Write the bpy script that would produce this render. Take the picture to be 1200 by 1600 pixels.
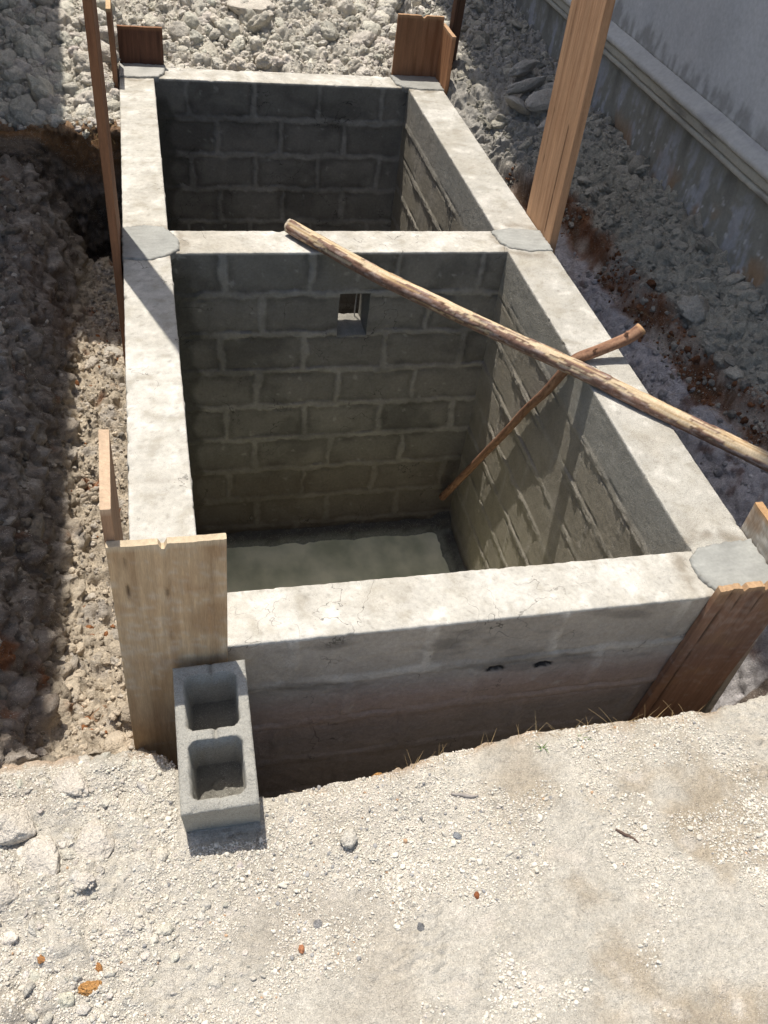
import bpy, bmesh, math, random
import numpy as np
from mathutils import Matrix, Vector

for o in list(bpy.data.objects):
    bpy.data.objects.remove(o)
SC = bpy.context.scene
C = SC.collection

# ------------------------------------------------------------------ camera
F_PX = 1398.66
PITCH, YAW, ROLL = math.radians(43.84712), math.radians(18.31739), math.radians(8.79816)
CAM = np.array([-0.06677, -1.93528, 2.30424])
fw = np.array([math.sin(YAW)*math.cos(PITCH), math.cos(YAW)*math.cos(PITCH), -math.sin(PITCH)])
rt = np.array([math.cos(YAW), -math.sin(YAW), 0.0])
up = np.cross(rt, fw)
r2 = math.cos(ROLL)*rt + math.sin(ROLL)*up
u2 = -math.sin(ROLL)*rt + math.cos(ROLL)*up
cd = bpy.data.cameras.new("camera")
cd.sensor_fit = 'VERTICAL'
cd.sensor_height = 36.0
cd.lens = F_PX/1600*36.0
cd.clip_start = 0.05
cd.clip_end = 500
cam = bpy.data.objects.new("camera", cd)
C.objects.link(cam)
m = Matrix(((r2[0], u2[0], -fw[0], CAM[0]), (r2[1], u2[1], -fw[1], CAM[1]), (r2[2], u2[2], -fw[2], CAM[2]), (0, 0, 0, 1)))
cam.matrix_world = m
SC.camera = cam

# ------------------------------------------------------------------ light
SUN = np.array([-0.107, 0.285, 1.0]); SUN /= np.linalg.norm(SUN)      # towards the sun
EL = math.asin(SUN[2]); AZ = math.atan2(SUN[0], SUN[1])
w = bpy.data.worlds.new("World"); SC.world = w; w.use_nodes = True
nt = w.node_tree
sky = nt.nodes.new("ShaderNodeTexSky"); sky.sky_type = 'NISHITA'; sky.sun_disc = False
sky.sun_elevation = EL; sky.sun_rotation = AZ; sky.air_density = 1.0; sky.dust_density = 2.5; sky.ozone_density = 1.0
nt.links.new(sky.outputs[0], nt.nodes["Background"].inputs[0])
nt.nodes["Background"].inputs[1].default_value = 0.14
sl = bpy.data.lights.new("sun", 'SUN'); sl.energy = 4.3; sl.angle = math.radians(0.53); sl.color = (1.0, 0.95, 0.87)
so = bpy.data.objects.new("sun", sl); C.objects.link(so)
so.rotation_euler = Vector((-SUN[0], -SUN[1], -SUN[2])).to_track_quat('-Z', 'Y').to_euler()
so.location = (0, 0, 20)
SC.view_settings.view_transform = 'Standard'
SC.view_settings.look = 'None'
SC.view_settings.exposure = 0.36
SC.view_settings.gamma = 1.0
SC.cycles.max_bounces = 8
SC.cycles.diffuse_bounces = 5

# ------------------------------------------------------------------ dimensions of the tank (rim at z = 0)
W, L1, L2 = 1.805, 2.279, 2.166
TL, TR, TN, TD, TB = 0.228, 0.263, 0.198, 0.235, 0.216
YD = L1 + TD            # back face of the partition
YB = YD + L2            # inner face of the far wall
YE = YB + TB
FLOOR = -2.16

# ------------------------------------------------------------------ noise
def _hash(ix, iy, iz, seed):
    h = (ix.astype(np.int64)*374761393 + iy.astype(np.int64)*668265263 + iz.astype(np.int64)*2147483647 + seed*1274126177) & 0xFFFFFFFF
    h = ((h ^ (h >> 13))*1274126177) & 0xFFFFFFFF
    h = ((h ^ (h >> 15))*2246822519) & 0xFFFFFFFF
    return h ^ (h >> 16)

_G = np.random.RandomState(5).normal(size=(256, 3)); _G /= np.linalg.norm(_G, axis=1)[:, None]

def perlin(p, seed=0):
    p = np.asarray(p, float)
    f0 = np.floor(p); fr = p - f0; i = f0.astype(np.int64)
    u = fr*fr*fr*(fr*(fr*6-15)+10)
    out = 0
    for dx in (0, 1):
        for dy in (0, 1):
            for dz in (0, 1):
                g = _G[_hash(i[:, 0]+dx, i[:, 1]+dy, i[:, 2]+dz, seed) & 255]
                v = g[:, 0]*(fr[:, 0]-dx) + g[:, 1]*(fr[:, 1]-dy) + g[:, 2]*(fr[:, 2]-dz)
                wt = (u[:, 0] if dx else 1-u[:, 0])*(u[:, 1] if dy else 1-u[:, 1])*(u[:, 2] if dz else 1-u[:, 2])
                out = out + v*wt
    return out*1.5

def fbm(p, octs=4, gain=0.5, seed=0):
    p = np.asarray(p, float); a = 1.0; t = 0; s = 0
    for k in range(octs):
        t = t + a*perlin(p*(2.03**k) + 7.3*k, seed+k); s += a; a *= gain
    return t/s

def worley(p, seed=0, two_d=False):
    """F1, F2 and a random value of the nearest cell."""
    p = np.asarray(p, float); i = np.floor(p).astype(np.int64); n = len(p)
    d1 = np.full(n, 9.0); d2 = np.full(n, 9.0); rv = np.zeros(n)
    for dx in (-1, 0, 1):
        for dy in (-1, 0, 1):
            for dz in ((0,) if two_d else (-1, 0, 1)):
                cx, cy, cz = i[:, 0]+dx, i[:, 1]+dy, i[:, 2]+dz
                h = _hash(cx, cy, cz, seed)
                jx = (h & 1023)/1023.; jy = ((h >> 10) & 1023)/1023.; jz = ((h >> 20) & 1023)/1023.
                q = (cx+jx-p[:, 0])**2 + (cy+jy-p[:, 1])**2
                if not two_d: q = q + (cz+jz-p[:, 2])**2
                q = np.sqrt(q)
                near = q < d1
                d2 = np.where(near, d1, np.minimum(d2, q))
                rv = np.where(near, ((h >> 5) & 4095)/4095., rv)
                d1 = np.where(near, q, d1)
    return d1, d2, rv

def sst(a, b, x):
    t = np.clip((x-a)/(b-a), 0, 1)
    return t*t*(3-2*t)

def mixc(c, col, f):
    return c*(1-f[:, None]) + np.asarray(col)[None, :]*f[:, None]

# ------------------------------------------------------------------ mesh helpers
def mk(name, V, F, mat, cols=None, parent=None, smooth=True):
    me = bpy.data.meshes.new(name)
    V = np.asarray(V, np.float32)
    faces = [np.asarray(f, np.int32) for f in (F if isinstance(F, list) else [F]) if len(f)]
    me.vertices.add(len(V)); me.vertices.foreach_set("co", V.ravel())
    nl = sum(f.size for f in faces); npoly = sum(len(f) for f in faces)
    me.loops.add(nl); me.polygons.add(npoly)
    me.loops.foreach_set("vertex_index", np.concatenate([f.ravel() for f in faces]))
    tot = np.concatenate([np.full(len(f), f.shape[1], np.int32) for f in faces])
    st = np.concatenate([[0], np.cumsum(tot)[:-1]]).astype(np.int32)
    me.polygons.foreach_set("loop_start", st)
    me.polygons.foreach_set("loop_total", tot)
    me.polygons.foreach_set("use_smooth", np.full(npoly, smooth, bool))
    me.update(calc_edges=True); me.validate()
    if cols is not None:
        a = me.color_attributes.new("Col", 'FLOAT_COLOR', 'POINT')
        c4 = np.ones((len(V), 4), np.float32); c4[:, :3] = np.clip(cols, 0.005, 0.95)
        a.data.foreach_set("color", c4.ravel())
    me.materials.append(mat)
    o = bpy.data.objects.new(name, me); C.objects.link(o)
    if parent is not None: o.parent = parent
    return o

def grid_faces(n, mm):
    i = np.arange(n*mm).reshape(n, mm)
    return np.stack([i[:-1, :-1].ravel(), i[1:, :-1].ravel(), i[1:, 1:].ravel(), i[:-1, 1:].ravel()], 1)

def tag(o, label=None, cat=None, group=None, kind=None):
    if label: o['label'] = label
    if cat: o['category'] = cat
    if group: o['group'] = group
    if kind: o['kind'] = kind
    return o

def empty(name, loc=(0, 0, 0)):
    o = bpy.data.objects.new(name, None); C.objects.link(o); o.location = loc; o.empty_display_size = 0.1
    return o

def localise(o):
    """Put the object's origin at the base of its mesh."""
    me = o.data; n = len(me.vertices); co = np.empty(n*3, np.float32); me.vertices.foreach_get("co", co); co = co.reshape(-1, 3)
    c = np.array([(co[:, 0].min()+co[:, 0].max())/2, (co[:, 1].min()+co[:, 1].max())/2, co[:, 2].min()])
    me.vertices.foreach_set("co", (co-c).astype(np.float32).ravel()); o.location = c; me.update()
    return o

# ------------------------------------------------------------------ materials
def vmat(name, rough=0.95, bumps=((60, .5, .004), (220, .5, .0015)), var=((9, .18), (90, .22)), spec=0.25, speck=None, warp=None, crack=False):
    """Colour from the mesh's colour attribute, broken up by noise, with a chain of bumps."""
    mt = bpy.data.materials.new(name); mt.use_nodes = True
    n = mt.node_tree.nodes; l = mt.node_tree.links
    b = n["Principled BSDF"]; b.inputs["Roughness"].default_value = rough
    b.inputs["Specular IOR Level"].default_value = spec
    at = n.new("ShaderNodeAttribute"); at.attribute_name = "Col"
    tc = n.new("ShaderNodeTexCoord"); vec = tc.outputs["Object"]
    if warp:
        mp = n.new("ShaderNodeMapping"); mp.inputs["Scale"].default_value = warp; l.new(vec, mp.inputs[0]); vec = mp.outputs[0]
    col = at.outputs["Color"]
    for sc, amt in var:
        t = n.new("ShaderNodeTexNoise"); t.inputs["Scale"].default_value = sc; t.inputs["Detail"].default_value = 6; t.inputs["Roughness"].default_value = .65
        l.new(vec, t.inputs["Vector"])
        r = n.new("ShaderNodeMapRange"); r.inputs["From Min"].default_value = .3; r.inputs["From Max"].default_value = .7
        r.inputs["To Min"].default_value = 1-amt; r.inputs["To Max"].default_value = 1+amt*.8
        l.new(t.outputs["Fac"], r.inputs["Value"])
        mx = n.new("ShaderNodeVectorMath"); mx.operation = 'SCALE'
        l.new(col, mx.inputs[0]); l.new(r.outputs[0], mx.inputs["Scale"]); col = mx.outputs[0]
    for sc, thr, c in (speck or ()):
        v = n.new("ShaderNodeTexVoronoi"); v.inputs["Scale"].default_value = sc; l.new(vec, v.inputs["Vector"])
        g = n.new("ShaderNodeTexNoise"); g.inputs["Scale"].default_value = sc*.12; g.inputs["Detail"].default_value = 3; l.new(vec, g.inputs["Vector"])
        s1 = n.new("ShaderNodeMath"); s1.operation = 'LESS_THAN'; s1.inputs[1].default_value = thr; l.new(v.outputs["Distance"], s1.inputs[0])
        s2 = n.new("ShaderNodeMath"); s2.operation = 'GREATER_THAN'; s2.inputs[1].default_value = .52; l.new(g.outputs["Fac"], s2.inputs[0])
        s3 = n.new("ShaderNodeMath"); s3.operation = 'MULTIPLY'; l.new(s1.outputs[0], s3.inputs[0]); l.new(s2.outputs[0], s3.inputs[1])
        mx = n.new("ShaderNodeMix"); mx.data_type = 'RGBA'; l.new(s3.outputs[0], mx.inputs["Factor"]); l.new(col, mx.inputs["A"]); mx.inputs["B"].default_value = (*c, 1)
        col = mx.outputs["Result"]
    if crack:
        t = n.new("ShaderNodeTexNoise"); t.inputs["Scale"].default_value = 4.5; t.inputs["Detail"].default_value = 4; t.inputs["Distortion"].default_value = .4; l.new(vec, t.inputs["Vector"])
        s1 = n.new("ShaderNodeMath"); s1.operation = 'SUBTRACT'; s1.inputs[1].default_value = .5; l.new(t.outputs["Fac"], s1.inputs[0])
        s2 = n.new("ShaderNodeMath"); s2.operation = 'ABSOLUTE'; l.new(s1.outputs[0], s2.inputs[0])
        s3 = n.new("ShaderNodeMapRange"); s3.inputs["From Min"].default_value = .001; s3.inputs["From Max"].default_value = .004; l.new(s2.outputs[0], s3.inputs["Value"])
        g = n.new("ShaderNodeTexNoise"); g.inputs["Scale"].default_value = 3.1; l.new(vec, g.inputs["Vector"])
        g2 = n.new("ShaderNodeMapRange"); g2.inputs["From Min"].default_value = .52; g2.inputs["From Max"].default_value = .60; g2.inputs["To Min"].default_value = 1; g2.inputs["To Max"].default_value = .45; l.new(g.outputs["Fac"], g2.inputs["Value"])
        mxm = n.new("ShaderNodeMath"); mxm.operation = 'MAXIMUM'; l.new(s3.outputs[0], mxm.inputs[0]); l.new(g2.outputs[0], mxm.inputs[1])
        mx = n.new("ShaderNodeVectorMath"); mx.operation = 'SCALE'; l.new(col, mx.inputs[0]); l.new(mxm.outputs[0], mx.inputs["Scale"]); col = mx.outputs[0]
    l.new(col, b.inputs["Base Color"])
    prev = None
    for sc, st, dist in bumps:
        t = n.new("ShaderNodeTexNoise"); t.inputs["Scale"].default_value = sc; t.inputs["Detail"].default_value = 5; t.inputs["Roughness"].default_value = .6
        l.new(vec, t.inputs["Vector"])
        bp = n.new("ShaderNodeBump"); bp.inputs["Strength"].default_value = st; bp.inputs["Distance"].default_value = dist
        l.new(t.outputs["Fac"], bp.inputs["Height"])
        if prev: l.new(prev, bp.inputs["Normal"])
        prev = bp.outputs["Normal"]
    if prev: l.new(prev, b.inputs["Normal"])
    return mt

M_GROUND = vmat("dry_earth", bumps=((45, .8, .02), (150, .9, .010), (420, .8, .004)), var=((5, .10), (70, .20), (300, .24)), speck=((170, .20, (.66, .61, .53)), (240, .20, (.30, .26, .21)), (95, .14, (.40, .36, .31))))
M_CLOD = vmat("earth_clod", bumps=((40, .8, .022), (150, .9, .010)), var=((14, .14), (120, .24)))
M_CONC = vmat("cement_render", rough=.9, bumps=((90, .5, .006), (380, .6, .003)), var=((7, .12), (60, .14), (330, .16)), speck=((130, .13, (.16, .15, .13)),), crack=True)
M_RIM = vmat("dry_cement_top", rough=.92, bumps=((60, .5, .006), (340, .6, .003)), var=((6, .12), (40, .14), (260, .14)), speck=((150, .15, (.22, .205, .175)), (420, .22, (.30, .28, .24))), crack=True)
M_ROUGH = vmat("coarse_block", rough=.95, bumps=((120, .7, .007), (420, .8, .004)), var=((10, .12), (150, .2), (400, .25)), speck=((330, .26, (.13, .125, .11)), (210, .20, (.46, .44, .39))))
M_WET = vmat("fresh_cement", rough=.75, bumps=((50, .3, .003), (300, .35, .001)), var=((9, .10), (80, .10)))
M_WOOD = vmat("sawn_timber", rough=.78, bumps=((9, .45, .0025), (40, .5, .0012)), var=((1.2, .2), (9, .16), (70, .2)), warp=(9, 9, .55))
M_BARK = vmat("peeling_bark", rough=.8, bumps=((60, .55, .004), (240, .4, .0015)), var=((30, .18), (150, .2)), warp=(1, 1, .35))
M_PLASTER = vmat("stained_plaster", rough=.9, bumps=((30, .3, .005), (160, .4, .002)), var=((3, .10), (40, .12)))
M_GRAVEL = vmat("gravel_stone", bumps=((200, .4, .002),), var=((90, .2),))
M_STRAW = vmat("dry_straw", rough=.8, bumps=(), var=((60, .2),))

def plain(name, col, rough=.6, metal=0.0):
    mt = bpy.data.materials.new(name); mt.use_nodes = True
    n = mt.node_tree.nodes; l = mt.node_tree.links; b = n["Principled BSDF"]
    b.inputs["Roughness"].default_value = rough; b.inputs["Metallic"].default_value = metal
    t = n.new("ShaderNodeTexNoise"); t.inputs["Scale"].default_value = 40; t.inputs["Detail"].default_value = 5
    r = n.new("ShaderNodeValToRGB"); r.color_ramp.elements[0].color = tuple(c*.7 for c in col)+(1,); r.color_ramp.elements[1].color = tuple(min(1, c*1.2) for c in col)+(1,)
    r.color_ramp.elements[0].position = .3; r.color_ramp.elements[1].position = .7
    l.new(t.outputs["Fac"], r.inputs[0]); l.new(r.outputs[0], b.inputs["Base Color"])
    return mt

# ------------------------------------------------------------------ ground: one sheet with the pit cut into it
def axis(segs):
    out = [segs[0][0]]
    for a, b, st in segs:
        n = max(1, int(round((b-a)/st))); out += list(np.linspace(a, b, n+1)[1:])
    return np.array(out)

def grow(x0, x1, s0, f=1.35):
    out = []; x = x0; s = s0; sg = 1 if x1 > x0 else -1
    while (x1-x)*sg > 0:
        x += s*sg; s *= f; out.append(x)
    return out

xs = axis([(-1.35, -.95, .012), (-.95, 2.1, .0085), (2.1, 3.15, .0095)])
xs = np.array(grow(-1.35, -60, .03)[::-1] + list(xs) + grow(3.15, 60, .03))
ys = axis([(-1.75, -1.25, .0075), (-1.25, -.2, .0065), (-.2, 2.2, .011), (2.2, 3.72, .013), (3.72, 4.14, .0045), (4.14, 4.7, .013), (4.7, 7.2, .013)])
ys = np.array(grow(-1.75, -60, .02)[::-1] + list(ys) + grow(7.2, 90, .03))
NX, NY = len(xs), len(ys)
GX, GY = np.meshgrid(xs, ys, indexing='ij')
X = GX.ravel(); Y = GY.ravel(); Z0 = np.zeros_like(X)
P2 = np.stack([X, Y, Z0], 1)
nA = fbm(P2*1.3, 3, seed=1); nB = fbm(P2*4.0, 4, seed=11); nC = fbm(P2*13, 4, seed=21)

EDGE_X = [-2, -.62, -.27, -.17, -.09, -.0, .15, .35, .53, .75, .99, 1.3, 1.46, 1.84, 2.2, 2.7, 4]
EDGE_Y = [-.34, -.335, -.335, -.36, -.44, -.52, -.556, -.55, -.535, -.49, -.455, -.46, -.46, -.47, -.42, -.35, -.3]
ye = np.interp(X, EDGE_X, EDGE_Y) + .022*nB + .014*nC
# near ground
lumpy = sst(-.12, -.32, X)*sst(-.35, -.5, Y)
z_near = -.275 + .012*nA + .010*nB + .004*nC + lumpy*(.03*nB + .02)
z_near += .05*sst(1.7, 2.0, X)*sst(-.75, -.5, Y)
lip = np.clip(1-(ye-Y)/.10, 0, 1)
z_near -= .025*lip**2
# left trench
zl_floor = np.interp(Y, [-.5, -.3, 0, .4, .9, 1.4, 1.9, 2.3, 2.6, 3.0, 3.4, 3.6, 3.8, 4.2], [-.34, -.40, -.52, -.58, -.60, -.56, -.56, -.58, -.62, -.64, -.66, -.74, -.95, -1.0])
sb = sst(-.46, -.80, X + .09*nB + .05*nA)
z_left = (zl_floor-.06)*(1-sb) + (-.14)*sb + .05*nB*(1-.5*sb) + .02*nC
hollow_shade = sst(3.45, 3.7, Y)
z_left = z_left - .12*sst(3.5, 3.8, Y)
yf = 4.06 + .06*nA + .015*nB
face = np.clip((Y-(yf-.20))/.22, 0, 1)
ledge = np.zeros_like(Y)
z_top_left = -.12 + .25*np.clip(Y-4.3, 0, 2.2) + .02*nB
z_left = z_left*(1-ledge) + (-.42)*ledge
z_left = z_left*(1-face) + z_top_left*face
# right trench and spoil
xb = np.interp(Y, [-1.2, -.3, .95, 1.15, 1.6, 2.0, 3.2, 3.75, 4.05, 4.5, 5], [2.74, 2.80, 2.78, 2.73, 2.65, 2.61, 2.55, 2.30, 2.10, 1.9, 1.7]) + .03*nB + .02*nC
d = X - xb
z_spoil = -.15 + .55*np.clip(d, 0, .45) + .035*nB + .10*np.clip(Y-4.6, 0, 3)
z_right = np.interp(d, [-.8, -.55, -.40, -.16, -.05, -.035, -.0, .02], [-1.3, -1.2, -.85, -.42, -.31, -.28, -.16, 0])
z_right = np.where(d < .0, z_right + .03*nB, z_right)
z_right = np.where(d > 0, z_spoil, np.minimum(z_right, z_spoil+.02))
# back heap
z_back = -.13 + .36*np.clip(Y-4.98, 0, 2.2) + .06*nA*sst(5, 5.6, Y) + .035*nB
z_back = np.where(Y > 9, z_back*np.clip(1-(Y-9)/12, 0, 1), z_back)
# compose
q_left = sst(-.02, -.20, X); q_right = sst(1.86, 2.0, X)
z_pit = np.full_like(X, -1.35) + .04*nB
Zg = z_pit*(1-q_left)*(1-q_right) + z_left*q_left + z_right*q_right
qb = sst(YE-.12, YE-.05, Y)
zb_all = z_back*(1-sst(-.15, -.4, X))*(1-sst(2.0, 2.35, X)) + z_top_left*sst(-.15, -.4, X) + z_spoil*sst(2.0, 2.35, X)
qbl = qb
Zg = Zg*(1-qbl) + zb_all*qbl
qn = sst(ye+.012, ye-.02, Y)
Zg = Zg*(1-qn) + z_near*qn
farf = sst(3, 12, np.maximum(np.abs(X)-3, np.maximum(-Y-2, Y-9)))
Zg = Zg*(1-farf) + (-.2)*farf

# displacement of the surface along its normal
ZG = Zg.reshape(NX, NY)
gx = np.gradient(ZG, xs, axis=0); gy = np.gradient(ZG, ys, axis=1)
nr = np.stack([-gx.ravel(), -gy.ravel(), np.ones_like(X)], 1); nr /= np.linalg.norm(nr, axis=1)[:, None]
P = np.stack([X, Y, Zg], 1)
core = (X > -1.7) & (X < 3.4) & (Y > -2) & (Y < 8)
z_is_near = qn > .5
steep = 1-sst(.45, .8, nr[:, 2])
back_m = qb*(1-qn)*(1-sst(2.15, 2.4, X))
lback_m = sst(.9, 1.0, face)*q_left*(1-qn)
left_m = q_left*(1-qn)*(1-face)*(1-qb)
spoil_m = q_right*(1-qn)*sst(-.02, .03, d)
lime_m = q_right*(1-qn)*sst(-.03, -.07, d)
clodA = np.clip(np.maximum(back_m, lback_m), 0, 1)
amp = np.zeros_like(X)
D = np.zeros_like(X)
idx = np.where(core)[0]
pc = P[idx]
wv = pc + .03*np.stack([perlin(pc*9, 3), perlin(pc*9, 4), perlin(pc*9, 5)], 1)
f1a, f2a, ra = worley(wv*8.5, 41); f1b, f2b, rb = worley(wv*19, 42); f1c, f2c, rc = worley(wv*42, 43)
ballA = np.sqrt(np.clip(1-(f1a/.75)**2, 0, 1)); ballB = np.sqrt(np.clip(1-(f1b/.72)**2, 0, 1)); ballC = np.sqrt(np.clip(1-(f1c/.7)**2, 0, 1))
fb = fbm(pc*11, 5, .55, seed=31); fr = 1-np.abs(fbm(pc*7, 4, .55, seed=35))*2
gA = clodA[idx]; gL = left_m[idx]; gS = spoil_m[idx]; gM = lime_m[idx]; gN = qn[idx]; gU = lumpy[idx]*qn[idx]
crumb = sst(-.05, .25, fbm(pc*np.array([3, 3, 3]), 3, seed=51))            # where the near ground is crumbly
smooth_patch = sst(.45, .9, pc[:, 0])*sst(-.75, -1.0, pc[:, 1])
crumb = np.maximum(crumb, sst(.25, -.2, pc[:, 0])*.9)*(1-.75*smooth_patch)
Dc = gA*(.095*(ballA-.5)*ra + .05*(ballB-.5)*rb + .022*ballC*rc + .03*fb)
Dc += gL*(.06*(f2a-f1a-.3)*ra + .05*(ballA-.5)*ra + .035*(ballB-.5)*rb + .016*ballC*rc + .085*fb + .05*fbm(pc*4.5, 3, seed=33)*sst(-.4, -.6, pc[:, 0]))
Dc += gS*(.075*(ballA-.5)*ra + .045*(ballB-.5)*rb + .020*ballC*rc + .06*fb + .05*(fr-.5)*sst(3.2, 3.8, pc[:, 1]))
Dc += gM*(.040*fb + .03*(fr-.5)*.8 + .010*ballC*rc + .02*(ballB-.5)*rb)
fine = worley(wv*85, 45); ballD = np.sqrt(np.clip(1-(fine[0]/.7)**2, 0, 1))*fine[2]
Dc += (gN-gU).clip(0, 1)*(crumb*(.028*(f2a-f1a-.2)*ra*sst(.3, -.1, pc[:, 0]) + .012*(f2b-f1b-.2)*rb + .010*ballC*rc + .005*ballD) + .008*fb + .0015*ballC + smooth_patch*(.010*np.round(fbm(pc*4.5, 4, .55, seed=38)*5)/5 + .004*fbm(pc*16, 4, .6, seed=39)))
Dc += gU*(.05*(f2a-f1a)*ra + .020*(f2b-f1b)*rb + .007*ballC*rc + .004*ballD + .035*fb)
gF = (steep*q_left*(1-qn)*(Y > 3.6))[idx]
Dc += gF*(.07*fbm(pc*np.array([4, 4, 8]), 4, .6, seed=37) + .035*(ballB-.5)*rb + .012*ballC)
D[idx] = Dc
V = P + nr*D[:, None]
under = (V[:, 0] > -TL-.02) & (V[:, 0] < W+TR+.03) & (V[:, 1] > -TN-.01) & (V[:, 1] < YE+.02)
V[under, 2] = np.minimum(V[under, 2], -.06)
# colours
WHITE = np.array([.61, .565, .48]); GREYW = np.array([.43, .40, .355])
c = np.tile(WHITE, (len(X), 1))
PV = P*np.array([1, 1, 1.6]); mA = fbm(PV*2.2, 4, seed=61); mB = fbm(PV*7, 4, seed=65); mC = fbm(PV*23, 4, seed=67)
c = mixc(c, (.515, .465, .385), sst(-.05, .35, mA))
c = mixc(c, (.45, .375, .275), .8*qn*sst(.55, 1.05, X)*sst(-.15, .2, mA+.5*mB-.05)*sst(-.35, -.8, Y))
c = mixc(c, (.66, .60, .515), .7*qn*sst(.15, .4, mB))
edge_m = qn*np.clip(1-(ye-Y)/.07, 0, 1)
c = mixc(c, (.42, .25, .12), .8*edge_m*np.maximum(sst(-.1, .25, mB), np.exp(-((X-.58)/.12)**2)))
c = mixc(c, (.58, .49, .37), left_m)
c = mixc(c, (.29, .245, .20), left_m*sst(.05, .30, sb))  # bank darker than the lit strip: its shade is put into the soil colour
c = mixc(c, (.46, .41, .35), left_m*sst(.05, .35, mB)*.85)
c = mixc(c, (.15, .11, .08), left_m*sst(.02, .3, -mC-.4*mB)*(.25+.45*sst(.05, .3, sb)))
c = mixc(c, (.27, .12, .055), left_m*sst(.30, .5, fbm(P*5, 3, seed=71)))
c = mixc(c, (.13, .10, .075), left_m*hollow_shade*.8)  # cast shade in the far-left hollow, painted as dark soil
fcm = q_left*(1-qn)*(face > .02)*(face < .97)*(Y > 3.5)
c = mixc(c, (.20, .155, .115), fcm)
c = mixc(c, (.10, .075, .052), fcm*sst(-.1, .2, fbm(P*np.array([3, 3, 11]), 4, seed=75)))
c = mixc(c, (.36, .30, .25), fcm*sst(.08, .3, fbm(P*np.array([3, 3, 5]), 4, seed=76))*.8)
fringe = q_left*(1-qn)*sst(yf-.06, yf-.01, Y)*sst(yf+.16, yf+.04, Y)
c = mixc(c, (.30, .155, .065), fringe*.85)
c = mixc(c, (.36, .34, .275), spoil_m*(1-.6*sst(4.9, 5.6, Y)*sst(2.9, 2.5, X)))
c = mixc(c, (.41, .385, .35), spoil_m*.7*sst(3.3, 3.9, Y))
c = mixc(c, (.52, .49, .485), lime_m)
c = mixc(c, (.21, .15, .13), lime_m*sst(.12, .4, mB+.4*mA))
redm = q_right*(1-qn)*sst(-.085, -.045, d+.05*mB)*sst(.06, .0, d+.08*mB)
c = mixc(c, (.19, .085, .04), redm*sst(3.9, 3.4, Y)*(.35+.65*sst(-.25, .15, mA+.6*mB)))
c = mixc(c, (.12, .075, .045), redm*sst(.05, .3, mB)*.8)
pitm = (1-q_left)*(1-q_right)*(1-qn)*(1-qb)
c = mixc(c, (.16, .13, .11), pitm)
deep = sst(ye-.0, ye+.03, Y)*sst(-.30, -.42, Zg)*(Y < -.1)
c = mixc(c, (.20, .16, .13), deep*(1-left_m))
c *= (1 + .14*mB + .16*mC)[:, None]
# lift out the sheet where the tank stands
Fq = grid_faces(NX, NY)
fx = X[Fq].mean(1); fy = Y[Fq].mean(1)
inside = (fx > -.11) & (fx < W+.13) & (fy > -.08) & (fy < YE-.10)
Fq = Fq[~inside]
use = np.zeros(len(V), bool); use[Fq] = True
remap = np.cumsum(use)-1
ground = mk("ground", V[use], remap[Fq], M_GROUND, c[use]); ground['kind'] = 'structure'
ZV = V[:, 2].reshape(NX, NY)

def gz(x, y):
    x = np.asarray(x, float); y = np.asarray(y, float)
    i = np.clip(np.searchsorted(xs, x)-1, 0, NX-2); j = np.clip(np.searchsorted(ys, y)-1, 0, NY-2)
    u = (x-xs[i])/(xs[i+1]-xs[i]); v = (y-ys[j])/(ys[j+1]-ys[j])
    return ZV[i, j]*(1-u)*(1-v) + ZV[i+1, j]*u*(1-v) + ZV[i, j+1]*(1-u)*v + ZV[i+1, j+1]*u*v

# ------------------------------------------------------------------ block walls, swept from a cross-section
HC, PB = .25, .47

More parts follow.
